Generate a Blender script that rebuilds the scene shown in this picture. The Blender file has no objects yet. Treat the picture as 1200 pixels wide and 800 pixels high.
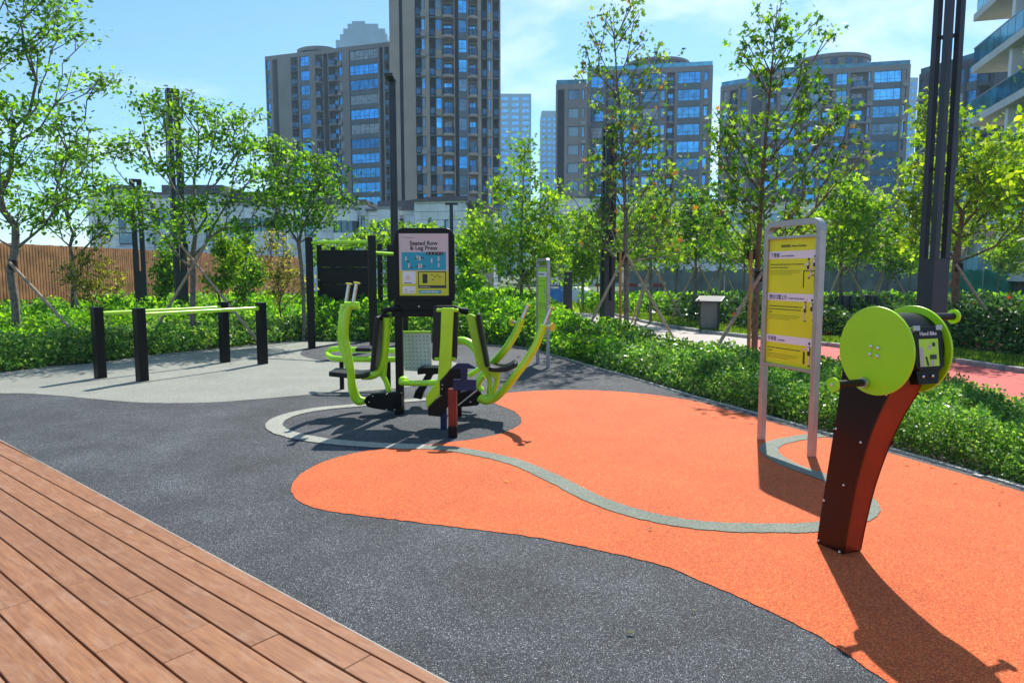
import bpy, bmesh, math, random
import numpy as np
from mathutils import Vector, Matrix
R = math.radians
sc = bpy.context.scene
COL = sc.collection
# ------------------------------------------------------------------ camera
F_PX = 805.0; CH = 1.55; PITCH = R(5.7)
cam_d = bpy.data.cameras.new('camera'); cam = bpy.data.objects.new('camera', cam_d); COL.objects.link(cam)
cam.location = (0, 0, CH); cam.rotation_euler = (math.pi/2 - PITCH, 0, 0)
cam_d.sensor_width = 36; cam_d.lens = 36*F_PX/1200; cam_d.clip_end = 5000; cam_d.clip_start = 0.05
sc.camera = cam
sc.render.resolution_x = 1024; sc.render.resolution_y = 682
# ------------------------------------------------------------------ light
SUN_AZ = R(19.0)      # to the right of +Y
SUN_EL = R(51)
w = bpy.data.worlds.new('World'); sc.world = w; w.use_nodes = True
nt = w.node_tree; nt.nodes.clear()
def N(nt, t, **kw):
    n = nt.nodes.new(t)
    for k, v in kw.items(): setattr(n, k, v)
    return n
out = N(nt, 'ShaderNodeOutputWorld'); bg = N(nt, 'ShaderNodeBackground'); sky = N(nt, 'ShaderNodeTexSky')
sky.sky_type = 'NISHITA'; sky.sun_disc = False; sky.sun_elevation = SUN_EL; sky.sun_rotation = SUN_AZ
sky.air_density = 1.0; sky.dust_density = 0.4; sky.ozone_density = 2.2
bg.inputs[1].default_value = 0.105
tc = N(nt, 'ShaderNodeTexCoord'); mp = N(nt, 'ShaderNodeMapping'); mp.inputs['Scale'].default_value = (1.0, 1.0, 2.6); mp.inputs['Location'].default_value = (0.35, 0.1, 0.2)
nz = N(nt, 'ShaderNodeTexNoise'); nz.inputs['Scale'].default_value = 2.6; nz.inputs['Detail'].default_value = 9; nz.inputs['Roughness'].default_value = 0.58; nz.inputs['Distortion'].default_value = 0.35
cr = N(nt, 'ShaderNodeValToRGB'); cr.color_ramp.elements[0].position = 0.50; cr.color_ramp.elements[1].position = 0.72
cr.color_ramp.elements[1].color = (0.85, 0.85, 0.85, 1)
mx = N(nt, 'ShaderNodeMix', data_type='RGBA'); mx.inputs[7].default_value = (8.6, 8.9, 9.3, 1)
tint = N(nt, 'ShaderNodeMix', data_type='RGBA', blend_type='MULTIPLY'); tint.inputs[0].default_value = 1; tint.inputs[7].default_value = (0.76, 1.06, 1.22, 1)
L = nt.links.new
L(tc.outputs['Generated'], mp.inputs[0]); L(mp.outputs[0], nz.inputs['Vector']); L(nz.outputs[0], cr.inputs[0])
L(sky.outputs[0], tint.inputs[6]); L(tint.outputs[2], mx.inputs[6]); L(cr.outputs[0], mx.inputs[0]); L(mx.outputs[2], bg.inputs[0]); L(bg.outputs[0], out.inputs[0])
sd = bpy.data.lights.new('sun', 'SUN'); sd.energy = 4.9; sd.angle = R(0.53); sd.color = (1.0, 0.955, 0.88)
sun = bpy.data.objects.new('sun', sd); COL.objects.link(sun)
sdir = Vector((math.sin(SUN_AZ)*math.cos(SUN_EL), math.cos(SUN_AZ)*math.cos(SUN_EL), math.sin(SUN_EL)))
sun.rotation_euler = (-sdir).to_track_quat('-Z', 'Y').to_euler(); sun.location = sdir*50
sc.view_settings.view_transform = 'Standard'; sc.view_settings.look = 'None'; sc.view_settings.exposure = 0.60; sc.view_settings.gamma = 1
sc.cycles.max_bounces = 6; sc.cycles.transparent_max_bounces = 8; sc.cycles.caustics_reflective = False; sc.cycles.caustics_refractive = False
# ------------------------------------------------------------------ photo geometry helpers (pixel of the 1200x800 photograph -> point in the place)
def ray(px, py):
    x = (px-600)/F_PX; u = (400-py)/F_PX
    return Vector((x, math.cos(PITCH) + u*math.sin(PITCH), -math.sin(PITCH) + u*math.cos(PITCH)))
def G(px, py, z=0.0):
    d = ray(px, py); t = (z-CH)/d.z
    return Vector((0, 0, CH)) + d*t
def P(px, py, Y):
    d = ray(px, py)
    return Vector((0, 0, CH)) + d*(Y/d.y)
def RP(px, py, p0, n):
    d = ray(px, py); o = Vector((0, 0, CH)); t = (p0-o).dot(n)/d.dot(n)
    return o + d*t
# ------------------------------------------------------------------ object helpers
def tag(o, label=None, cat=None, group=None, kind=None):
    if label: o['label'] = label
    if cat: o['category'] = cat
    if group: o['group'] = group
    if kind: o['kind'] = kind
    return o
def thing(name, label, cat, loc=(0, 0, 0), rz=0, group=None):
    o = bpy.data.objects.new(name, None); COL.objects.link(o); o.location = loc; o.rotation_euler = (0, 0, rz)
    o.empty_display_size = 0.2
    return tag(o, label, cat, group)
def link(name, me, parent=None, m=None):
    if m is not None and not me.materials:
        for q in (m if isinstance(m, (list, tuple)) else [m]): me.materials.append(q)
    o = bpy.data.objects.new(name, me); COL.objects.link(o)
    if parent is not None:
        o.parent = parent
    return o
def kids(o): return list(o.children)
def copy_tree(o, parent=None):
    c = o.copy(); COL.objects.link(c)
    if parent is not None: c.parent = parent
    for ch in kids(o): copy_tree(ch, c)
    return c
class MB:
    """collects shapes, given in world or local coordinates, into one mesh"""
    def __init__(s): s.v = []; s.f = []; s.mi = []; s.cur = 0; s.sm = []
    def mat(s, i): s.cur = i; return s
    def add(s, vs, fs, smooth=False):
        b = len(s.v); s.v += [tuple(v) for v in vs]
        for f in fs: s.f.append([b+i for i in f]); s.mi.append(s.cur); s.sm.append(smooth)
        return s
    def box(s, lo, hi, M=None):
        x0, y0, z0 = lo; x1, y1, z1 = hi
        vs = [Vector(p) for p in ((x0,y0,z0),(x1,y0,z0),(x1,y1,z0),(x0,y1,z0),(x0,y0,z1),(x1,y0,z1),(x1,y1,z1),(x0,y1,z1))]
        if M is not None: vs = [M @ v for v in vs]
        return s.add(vs, [(0,3,2,1),(4,5,6,7),(0,1,5,4),(1,2,6,5),(2,3,7,6),(3,0,4,7)])
    def bar(s, a, b, wd, th, up=Vector((0, 0, 1))):
        a = Vector(a); b = Vector(b); d = b-a; Ln = d.length; d.normalize()
        x = d.cross(Vector(up));
        if x.length < 1e-4: x = d.cross(Vector((1, 0, 0)))
        x.normalize(); y = x.cross(d)
        M = Matrix((x, y, d)).transposed().to_4x4(); M.translation = a
        return s.box((-wd/2, -th/2, 0), (wd/2, th/2, Ln), M)
    def tube(s, pts, r, n=10, cap=True, squash=None):
        pts = [Vector(p) for p in pts]; rr = r if isinstance(r, (list, tuple)) else [r]*len(pts)
        vs = []; fs = []; ref = None
        for i, p in enumerate(pts):
            t = (pts[min(i+1, len(pts)-1)] - pts[max(i-1, 0)]).normalized()
            if ref is None:
                ref = Vector((0, 0, 1)) if abs(t.z) < 0.9 else Vector((1, 0, 0))
            a = t.cross(ref).normalized(); b = a.cross(t).normalized(); ref = b
            for k in range(n):
                q = 2*math.pi*k/n; sx, sy = (squash or (1, 1))
                vs.append(p + a*math.cos(q)*rr[i]*sx + b*math.sin(q)*rr[i]*sy)
        for i in range(len(pts)-1):
            for k in range(n):
                fs.append((i*n+k, i*n+(k+1) % n, (i+1)*n+(k+1) % n, (i+1)*n+k))
        s.add(vs, fs, True)
        if cap:
            e = (len(pts)-1)*n
            s.add(vs[:n], [tuple(range(n))[::-1]]); s.add(vs[e:e+n], [tuple(range(n))])
        return s
    def prism(s, pts, d):
        """polygon pts (3-D, planar) pushed by vector d"""
        pts = [Vector(p) for p in pts]; n = len(pts); d = Vector(d)
        nn = Vector((0, 0, 0))
        for i in range(n): nn += pts[i].cross(pts[(i+1) % n])
        if nn.dot(d) > 0: pts = pts[::-1]
        vs = pts + [p+d for p in pts]
        fs = [tuple(range(n)), tuple(range(2*n-1, n-1, -1))]
        for i in range(n): fs.append((i, n+i, n+(i+1) % n, (i+1) % n))
        return s.add(vs, fs)
    def ball(s, c, r, n=8, h=5, sz=(1, 1, 1)):
        c = Vector(c); vs = []; fs = []
        for j in range(h+1):
            a = math.pi*j/h
            for k in range(n):
                q = 2*math.pi*k/n
                vs.append(c + Vector((r*sz[0]*math.sin(a)*math.cos(q), r*sz[1]*math.sin(a)*math.sin(q), r*sz[2]*math.cos(a))))
        for j in range(h):
            for k in range(n): fs.append((j*n+k, (j+1)*n+k, (j+1)*n+(k+1) % n, j*n+(k+1) % n))
        return s.add(vs, fs, True)
    def mesh(s, name='m'):
        me = bpy.data.meshes.new(name); me.from_pydata(s.v, [], s.f)
        me.polygons.foreach_set('material_index', s.mi); me.polygons.foreach_set('use_smooth', s.sm)
        me.update(); return me
    def build(s, name, m, parent=None, bevel=0.0, local=True, seg=2):
        """local=False: shapes were given in world coordinates, the parent's frame is taken off"""
        me = s.mesh(name)
        if parent is not None and not local:
            me.transform(world_of(parent).inverted())
        o = link(name, me, parent, m)
        if bevel > 0:
            b = o.modifiers.new('bevel', 'BEVEL'); b.width = bevel; b.segments = seg; b.limit_method = 'ANGLE'; b.angle_limit = R(40); b.harden_normals = False
        return o
def world_of(o):
    M = o.matrix_basis.copy() if False else Matrix.LocRotScale(o.location, o.rotation_euler, o.scale)
    return (world_of(o.parent) @ M) if o.parent is not None else M
def smooth_curve(pts, k=6, closed=False):
    pts = [Vector(p) for p in pts]; n = len(pts); o = []
    rng = range(n if closed else n-1)
    for i in rng:
        if closed: p0, p1, p2, p3 = pts[(i-1) % n], pts[i], pts[(i+1) % n], pts[(i+2) % n]
        else: p0, p1, p2, p3 = pts[max(i-1, 0)], pts[i], pts[i+1], pts[min(i+2, n-1)]
        for j in range(k):
            t = j/k
            o.append(0.5*((2*p1) + (p2-p0)*t + (2*p0-5*p1+4*p2-p3)*t*t + (3*p1-p0-3*p2+p3)*t**3))
    if not closed: o.append(pts[-1])
    return o
# ------------------------------------------------------------------ materials
def mat(name, col, rough=0.6, metal=0.0, var=0.0, vscale=8.0, bump=0.0, bscale=60.0, col2=None, coat=0.0, spec=0.5, world=True):
    m = bpy.data.materials.new(name); m.use_nodes = True; t = m.node_tree; b = t.nodes['Principled BSDF']; l = t.links.new
    b.inputs['Base Color'].default_value = (*col, 1); b.inputs['Roughness'].default_value = rough; b.inputs['Metallic'].default_value = metal
    b.inputs['Specular IOR Level'].default_value = spec
    if coat: b.inputs['Coat Weight'].default_value = coat; b.inputs['Coat Roughness'].default_value = 0.08
    g = N(t, 'ShaderNodeNewGeometry') if world else N(t, 'ShaderNodeTexCoord'); vec = g.outputs['Position'] if world else g.outputs['Object']
    if var > 0:
        n = N(t, 'ShaderNodeTexNoise'); n.inputs['Scale'].default_value = vscale; n.inputs['Detail'].default_value = 6; l(vec, n.inputs['Vector'])
        r = N(t, 'ShaderNodeValToRGB'); c2 = col2 or tuple(c*(1-var) for c in col); c1 = col if col2 else tuple(min(1, c*(1+var)) for c in col)
        r.color_ramp.elements[0].position = 0.32; r.color_ramp.elements[1].position = 0.68
        r.color_ramp.elements[0].color = (*c2, 1); r.color_ramp.elements[1].color = (*c1, 1)
        l(n.outputs[0], r.inputs[0]); l(r.outputs[0], b.inputs['Base Color'])
    if bump > 0:
        n = N(t, 'ShaderNodeTexNoise'); n.inputs['Scale'].default_value = bscale; n.inputs['Detail'].default_value = 4; l(vec, n.inputs['Vector'])
        bp = N(t, 'ShaderNodeBump'); bp.inputs['Strength'].default_value = bump; bp.inputs['Distance'].default_value = 0.01
        l(n.outputs[0], bp.inputs['Height']); l(bp.outputs[0], b.inputs['Normal'])
    return m
def rubber(name, cols, stain=0.15, scale=330.0):
    """bonded rubber granules: each granule cell its own shade"""
    m = bpy.data.materials.new(name); m.use_nodes = True; t = m.node_tree; b = t.nodes['Principled BSDF']; l = t.links.new
    b.inputs['Roughness'].default_value = 0.8; b.inputs['Specular IOR Level'].default_value = 0.35
    g = N(t, 'ShaderNodeNewGeometry')
    v = N(t, 'ShaderNodeTexVoronoi'); v.inputs['Scale'].default_value = scale; l(g.outputs['Position'], v.inputs['Vector'])
    r = N(t, 'ShaderNodeValToRGB'); r.color_ramp.interpolation = 'CONSTANT'
    sx = N(t, 'ShaderNodeSeparateColor'); l(v.outputs['Color'], sx.inputs[0]); l(sx.outputs[0], r.inputs[0])
    e = r.color_ramp.elements; e[0].position = 0; e[0].color = (*cols[0][1], 1); e[1].position = cols[1][0]; e[1].color = (*cols[1][1], 1)
    for p, c in cols[2:]: q = e.new(p); q.color = (*c, 1)
    v2 = N(t, 'ShaderNodeTexVoronoi'); v2.inputs['Scale'].default_value = scale*0.38; l(g.outputs['Position'], v2.inputs['Vector'])
    s2 = N(t, 'ShaderNodeSeparateColor'); l(v2.outputs['Color'], s2.inputs[0])
    mr2 = N(t, 'ShaderNodeMapRange'); mr2.inputs[3].default_value = 0.74; mr2.inputs[4].default_value = 1.26; l(s2.outputs[0], mr2.inputs[0])
    n = N(t, 'ShaderNodeTexNoise'); n.inputs['Scale'].default_value = 1.7; n.inputs['Detail'].default_value = 8; n.inputs['Roughness'].default_value = 0.62; l(g.outputs['Position'], n.inputs['Vector'])
    mr = N(t, 'ShaderNodeMapRange'); mr.inputs[1].default_value = 0.3; mr.inputs[2].default_value = 0.7; mr.inputs[3].default_value = 1-stain; mr.inputs[4].default_value = 1+stain
    l(n.outputs[0], mr.inputs[0])
    mm = N(t, 'ShaderNodeMath', operation='MULTIPLY'); l(mr.outputs[0], mm.inputs[0]); l(mr2.outputs[0], mm.inputs[1])
    n3 = N(t, 'ShaderNodeTexNoise'); n3.inputs['Scale'].default_value = 0.55; n3.inputs['Detail'].default_value = 10; n3.inputs['Roughness'].default_value = 0.7; n3.inputs['Distortion'].default_value = 0.8; l(g.outputs['Position'], n3.inputs['Vector'])
    mr3 = N(t, 'ShaderNodeMapRange'); mr3.inputs[1].default_value = 0.35; mr3.inputs[2].default_value = 0.72; mr3.inputs[3].default_value = 1-stain*.6; mr3.inputs[4].default_value = 1+stain*.9; l(n3.outputs[0], mr3.inputs[0])
    mm3 = N(t, 'ShaderNodeMath', operation='MULTIPLY'); l(mm.outputs[0], mm3.inputs[0]); l(mr3.outputs[0], mm3.inputs[1]); mm = mm3
    vm = N(t, 'ShaderNodeVectorMath', operation='SCALE'); l(r.outputs[0], vm.inputs[0]); l(mm.outputs[0], vm.inputs['Scale']); l(vm.outputs[0], b.inputs['Base Color'])
    bp = N(t, 'ShaderNodeBump'); bp.inputs['Strength'].default_value = 0.55; bp.inputs['Distance'].default_value = 0.004; l(v.outputs['Distance'], bp.inputs['Height']); bp.invert = True; l(bp.outputs[0], b.inputs['Normal'])
    return m
def leafmat(name, c_dark, c_mid, c_light, trans=0.45, rough=0.55, accent=None, acc_p=0.97):
    m = bpy.data.materials.new(name); m.use_nodes = True; t = m.node_tree; t.nodes.clear(); l = t.links.new
    o = N(t, 'ShaderNodeOutputMaterial'); g = N(t, 'ShaderNodeNewGeometry')
    r = N(t, 'ShaderNodeValToRGB'); e = r.color_ramp.elements
    e[0].position = 0; e[0].color = (*c_dark, 1); e[1].position = 0.55; e[1].color = (*c_mid, 1); q = e.new(0.93); q.color = (*c_light, 1)
    if accent: q = e.new(acc_p-.004); q.color = (*c_light, 1); q = e.new(acc_p); q.color = (*accent, 1)
    l(g.outputs['Random Per Island'], r.inputs[0])
    n = N(t, 'ShaderNodeTexNoise'); n.inputs['Scale'].default_value = 1.3; n.inputs['Detail'].default_value = 3; l(g.outputs['Position'], n.inputs['Vector'])
    mr = N(t, 'ShaderNodeMapRange'); mr.inputs[1].default_value = 0.3; mr.inputs[2].default_value = 0.7; mr.inputs[3].default_value = 0.6; mr.inputs[4].default_value = 1.35; l(n.outputs[0], mr.inputs[0])
    vm = N(t, 'ShaderNodeVectorMath', operation='SCALE'); l(r.outputs[0], vm.inputs[0]); l(mr.outputs[0], vm.inputs['Scale'])
    p = N(t, 'ShaderNodeBsdfPrincipled'); p.inputs['Roughness'].default_value = rough; p.inputs['Specular IOR Level'].default_value = 0.28; l(vm.outputs[0], p.inputs['Base Color'])
    tr = N(t, 'ShaderNodeBsdfTranslucent'); tm = N(t, 'ShaderNodeMix', data_type='RGBA', blend_type='MULTIPLY'); tm.inputs[0].default_value = 1; tm.inputs[7].default_value = (2.3, 2.3, 0.75, 1)
    l(vm.outputs[0], tm.inputs[6]); l(tm.outputs[2], tr.inputs[0])
    mx = N(t, 'ShaderNodeMixShader'); mx.inputs[0].default_value = trans; l(p.outputs[0], mx.inputs[1]); l(tr.outputs[0], mx.inputs[2]); l(mx.outputs[0], o.inputs[0])
    return m
M = {}
M['dark_rubber'] = rubber('dark_rubber', [(0, (0.010, 0.013, 0.017)), (0.34, (0.034, 0.038, 0.043)), (0.70, (0.084, 0.090, 0.097)), (0.91, (0.18, 0.195, 0.20)), (0.972, (0.42, 0.42, 0.41))], 0.32)
M['light_rubber'] = rubber('light_rubber', [(0, (0.15, 0.16, 0.13)), (0.25, (0.25, 0.255, 0.215)), (0.7, (0.32, 0.32, 0.275)), (0.93, (0.42, 0.41, 0.36))], 0.10)
M['ring_rubber'] = rubber('ring_rubber', [(0, (0.20, 0.20, 0.16)), (0.25, (0.32, 0.325, 0.27)), (0.7, (0.38, 0.38, 0.32)), (0.93, (0.46, 0.45, 0.40))], 0.10)
M['green_rubber'] = rubber('green_rubber', [(0, (0.10, 0.12, 0.09)), (0.25, (0.18, 0.205, 0.155)), (0.7, (0.23, 0.25, 0.20)), (0.93, (0.32, 0.33, 0.28))], 0.12)
M['orange_rubber'] = rubber('orange_rubber', [(0, (0.36, 0.045, 0.008)), (0.18, (0.56, 0.09, 0.018)), (0.62, (0.68, 0.138, 0.030)), (0.88, (0.82, 0.28, 0.09)), (0.97, (0.24, 0.03, 0.008))], 0.10)
M['red_path'] = rubber('red_path', [(0, (0.40, 0.06, 0.05)), (0.3, (0.55, 0.10, 0.085)), (0.8, (0.62, 0.16, 0.13))], 0.12, 160)
M['pave'] = mat('pale_paving', (0.42, 0.37, 0.33), 0.85, var=0.12, vscale=3, bump=0.2, bscale=90)
M['soil'] = mat('soil', (0.055, 0.04, 0.028), 0.95, var=0.4, vscale=6, bump=0.6, bscale=30)
M['lawn'] = mat('far_ground', (0.09, 0.12, 0.045), 0.95, var=0.4, vscale=1.5, bump=0.3, bscale=20)
M['kerb'] = mat('kerb_stone', (0.30, 0.30, 0.29), 0.85, var=0.25, vscale=9, bump=0.25, bscale=70)
M['edge'] = mat('edging', (0.36, 0.36, 0.33), 0.8, var=0.2, vscale=12)
M['black'] = mat('black_powder_coat', (0.006, 0.006, 0.007), 0.34, var=0.25, vscale=4, bump=0.08, bscale=400, spec=0.18)
M['black_post'] = mat('black_post', (0.006, 0.006, 0.007), 0.28, bump=0.05, bscale=300, spec=0.2)
M['navy'] = mat('navy_plate', (0.005, 0.020, 0.075), 0.4, var=0.2, vscale=5, spec=0.3)
M['pad'] = mat('black_pad', (0.008, 0.008, 0.009), 0.42, bump=0.15, bscale=350, spec=0.35)
M['lime'] = mat('lime_paint', (0.42, 0.78, 0.006), 0.3, var=0.10, vscale=5, coat=0.35, bump=0.03, bscale=150)
M['lime_disc'] = mat('lime_disc', (0.42, 0.76, 0.003), 0.38, var=0.04, vscale=4, bump=0.03, bscale=120)
M['yellow_cap'] = mat('yellow_cap', (0.65, 0.60, 0.02), 0.4)
M['steel'] = mat('brushed_steel', (0.62, 0.60, 0.58), 0.33, 0.85, var=0.1, vscale=20)
M['alu'] = mat('sign_aluminium', (0.42, 0.40, 0.40), 0.38, 0.6, var=0.08, vscale=14)
M['bolt'] = mat('bolt', (0.75, 0.74, 0.72), 0.25, 0.9)
M['perf'] = mat('perforated_plate', (0.50, 0.56, 0.64), 0.4, 0.4, var=0.1)
M['hole'] = mat('hole_dark', (0.03, 0.04, 0.05), 0.8)
M['floor_tint_steel'] = mat('black_steel_floor_tint', (0.20, 0.009, 0.004), 0.34, var=0.3, vscale=6, col2=(0.12, 0.005, 0.003), bump=0.05, bscale=200)  # glossy black steel; the orange floor's reflection is painted in as dark red
def bike_plate():  # black plate; red lower part of the ramp is painted floor reflection
    m = mat('bike_plate', (0.02, 0.01, 0.01), 0.3, spec=0.25, bump=0.04, bscale=120); t = m.node_tree; b = t.nodes['Principled BSDF']; l = t.links.new
    g = N(t, 'ShaderNodeNewGeometry'); s = N(t, 'ShaderNodeSeparateXYZ'); l(g.outputs['Position'], s.inputs[0])
    n = N(t, 'ShaderNodeTexNoise'); n.inputs['Scale'].default_value = 5; l(g.outputs['Position'], n.inputs['Vector'])
    a = N(t, 'ShaderNodeMath', operation='MULTIPLY_ADD'); l(n.outputs[0], a.inputs[0]); a.inputs[1].default_value = 0.25; l(s.outputs[2], a.inputs[2])
    r = N(t, 'ShaderNodeValToRGB'); e = r.color_ramp.elements
    e[0].position = 0.10; e[0].color = (0.022, 0.003, 0.002, 1); e[1].position = 0.88; e[1].color = (0.006, 0.005, 0.006, 1); q = e.new(0.5); q.color = (0.036, 0.003, 0.002, 1); q = e.new(0.72); q.color = (0.026, 0.003, 0.003, 1)
    l(a.outputs[0], r.inputs[0]); l(r.outputs[0], b.inputs['Base Color']); return m
M['bike_plate'] = bike_plate()
M['white'] = mat('white_print', (0.78, 0.76, 0.80), 0.5)
M['s_yellow'] = mat('sign_yellow', (0.72, 0.78, 0.008), 0.42, var=0.05, vscale=3)
M['s_green'] = mat('sign_green', (0.42, 0.75, 0.02), 0.42)
M['ink'] = mat('ink', (0.02, 0.02, 0.03), 0.5)
M['ink2'] = mat('ink_brown', (0.13, 0.11, 0.01), 0.5)
M['ink_blue'] = mat('ink_blue', (0.06, 0.05, 0.16), 0.5)
M['cyan'] = mat('print_cyan', (0.01, 0.33, 0.46), 0.45)
M['pinkish'] = mat('print_pale', (0.62, 0.50, 0.50), 0.45)
M['skin'] = mat('print_skin', (0.75, 0.58, 0.48), 0.5)
M['p_yellow'] = mat('print_yellow', (0.62, 0.60, 0.02), 0.45)
M['p_grey'] = mat('print_grey', (0.45, 0.42, 0.45), 0.5)
M['column'] = mat('column_grey', (0.035, 0.035, 0.046), 0.45, 0.2, var=0.15, vscale=2, bump=0.05, bscale=100)
M['bamboo'] = mat('stake_wood', (0.36, 0.26, 0.17), 0.7, var=0.3, vscale=20, bump=0.3, bscale=60)
M['yellow_stake'] = mat('stake_orange', (0.45, 0.20, 0.05), 0.7, var=0.3, vscale=18)
M['strap'] = mat('strap', (0.015, 0.012, 0.01), 0.8)
M['bark'] = mat('bark', (0.17, 0.145, 0.12), 0.9, var=0.45, vscale=14, bump=0.7, bscale=45)
M['bark2'] = mat('bark_brown', (0.16, 0.10, 0.065), 0.9, var=0.4, vscale=16, bump=0.7, bscale=45)
M['leaf_dark'] = leafmat('leaf_dark', (0.03, 0.09, 0.010), (0.08, 0.20, 0.016), (0.20, 0.36, 0.03), 0.52)
M['leaf_maple'] = leafmat('leaf_maple', (0.022, 0.075, 0.010), (0.065, 0.17, 0.014), (0.21, 0.32, 0.03), 0.5, accent=(0.22, 0.08, 0.02), acc_p=0.993)
M['leaf_rusty'] = leafmat('leaf_rusty', (0.03, 0.08, 0.012), (0.08, 0.17, 0.018), (0.20, 0.28, 0.03), 0.48, accent=(0.20, 0.08, 0.03), acc_p=0.95)
M['leaf_bright'] = leafmat('leaf_bright', (0.05, 0.13, 0.010), (0.13, 0.26, 0.016), (0.28, 0.40, 0.03), 0.52)
M['leaf_yellow'] = leafmat('leaf_yellow', (0.07, 0.15, 0.010), (0.17, 0.29, 0.016), (0.34, 0.42, 0.03), 0.52)
M['leaf_hedge'] = leafmat('leaf_hedge', (0.03, 0.10, 0.018), (0.085, 0.22, 0.03), (0.30, 0.44, 0.13), 0.36, 0.32)
M['leaf_shrub'] = leafmat('leaf_shrub', (0.035, 0.12, 0.008), (0.11, 0.28, 0.014), (0.26, 0.44, 0.035), 0.48)
M['leaf_rhodo'] = leafmat('leaf_rhodo', (0.012, 0.045, 0.010), (0.03, 0.09, 0.016), (0.13, 0.24, 0.08), 0.25, 0.3, accent=(0.5, 0.03, 0.02), acc_p=0.992)
M['leaf_dry'] = leafmat('leaf_dry', (0.05, 0.07, 0.015), (0.15, 0.17, 0.03), (0.36, 0.32, 0.06), 0.45)
M['grass'] = leafmat('grass_blades', (0.04, 0.10, 0.012), (0.10, 0.19, 0.02), (0.22, 0.30, 0.04), 0.4)
M['slat'] = mat('timber_slat', (0.60, 0.28, 0.12), 0.65, var=0.3, vscale=3, bump=0.3, bscale=25)
M['slat_back'] = mat('fence_back', (0.13, 0.045, 0.022), 0.9)
# ================================================================== STRUCTURE: ground, surfaces
def rough(pts, step=.035, amp=.004, seed=1):
    rr_ = random.Random(seed); o_ = []
    for a_, b_ in zip(pts[:-1], pts[1:]):
        a_ = Vector((a_[0], a_[1])); b_ = Vector((b_[0], b_[1])); L_ = (b_-a_).length; k = max(1, min(40, int(L_/step)))
        for i in range(k): q = a_.lerp(b_, i/k); o_.append((q.x+rr_.gauss(0, amp), q.y+rr_.gauss(0, amp)))
    o_.append((pts[-1][0], pts[-1][1])); return o_
def sheet(name, pts, z, m, kind='structure', parent=None, label=None):
    pts = [Vector((p[0], p[1], z)) for p in pts]
    bm = bmesh.new(); vs = [bm.verts.new(p) for p in pts]; f = bm.faces.new(vs)
    f.normal_update()
    if f.normal.z < 0: f.normal_flip()
    bmesh.ops.triangulate(bm, faces=bm.faces[:]); me = bpy.data.meshes.new(name); bm.to_mesh(me); bm.free()
    o = link(name, me, parent, m); o['kind'] = kind
    if label: o['label'] = label
    return o
def gp(lst, z=0): return [G(a, b, z) for a, b in lst]
sheet('ground', [(-900, -20), (900, -20), (900, 2500), (-900, 2500)], -0.06, M['lawn'])
BED_L = gp([(0, 438), (50, 431), (112, 427), (182, 417), (271, 408), (349, 400), (430, 398.5), (500, 399), (564, 404), (615, 408), (660, 420)])
BED_R = gp([(680, 426), (740, 443), (805, 463), (889, 486), (970, 509), (1039, 526), (1154, 559), (1200, 573)])
dirR = (BED_R[-1]-BED_R[-2]).normalized(); R_END = BED_R[-1] + dirR*4.2
dirL = (BED_L[0]-BED_L[2]).normalized(); L_END = BED_L[0] + dirL*7
edge_line = smooth_curve([L_END]+BED_L+BED_R+[R_END], 3)
sheet('rubber_ground', [(p.x, p.y) for p in edge_line] + [(7.5, -1.5), (-14, -1.5)], 0.0, M['dark_rubber'])
light = smooth_curve(gp([(-160, 468), (0, 461), (60, 463), (115, 468), (170, 472), (240, 472), (300, 468), (370, 462), (430, 458), (490, 452), (528, 441), (540, 428), (505, 419), (450, 420), (400, 425), (368, 421), (352, 415), (362, 408), (400, 403)]), 4)
inner = [p for p in BED_L if p.y > 0][:7]
sheet('light_rubber_patch', rough([(p.x, p.y) for p in light], .06) + [(p.x+0.0, p.y-0.16) for p in inner[::-1]] + [(L_END.x, L_END.y-0.2)], 0.004, M['light_rubber'])
orange_top = smooth_curve(gp([(340, 573), (352, 556), (380, 541), (420, 530), (470, 524), (530, 518), (580, 510), (606, 500), (611, 492), (602, 482), (580, 473), (572, 467), (590, 461), (640, 457.5), (700, 457.5), (760, 462), (815, 470)]), 4)
orange_low = smooth_curve(gp([(1200, 905), (1040, 800), (961, 747), (875, 704), (800, 672), (760, 658), (640, 632), (560, 621), (470, 610), (392, 600), (352, 589), (340, 574.5)]), 4)
rside = gp([(815, 470), (889, 490), (970, 513), (1039, 530), (1154, 563), (1200, 577)])
sheet('orange_rubber_patch', rough([(p.x, p.y) for p in orange_top]) + [(p.x, p.y) for p in rside[1:]] + [(R_END.x-.1, R_END.y-.1), (6.5, -1.2), (1.6, -1.2)] + rough([(p.x, p.y) for p in orange_low[:-1]]), 0.004, M['orange_rubber'])
def ribbon(name, cl, wd, z, m):
    c = smooth_curve([Vector((p.x, p.y, 0)) for p in cl], 14); Lf = []; Rt = []; rj = random.Random(7)
    for i, p in enumerate(c):
        t = (c[min(i+1, len(c)-1)] - c[max(i-1, 0)]).normalized(); nrm = Vector((-t.y, t.x, 0))
        Lf.append(p + nrm*(wd/2+rj.gauss(0, .0035))); Rt.append(p - nrm*(wd/2+rj.gauss(0, .0035)))
    v = Lf+Rt; n = len(Lf); mb = MB(); mb.add([Vector((q.x, q.y, z)) for q in v], [(i, n+i, n+i+1, i+1) for i in range(n-1)])
    o = mb.build(name, m); o['kind'] = 'structure'; return o
ribbon('pale_rubber_ring', gp([(520, 466.5), (470, 470.5), (420, 475), (370, 480), (335, 488), (321, 498), (335, 508), (380, 517), (440, 522), (497, 524)]), 0.17, 0.008, M['ring_rubber'])
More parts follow.
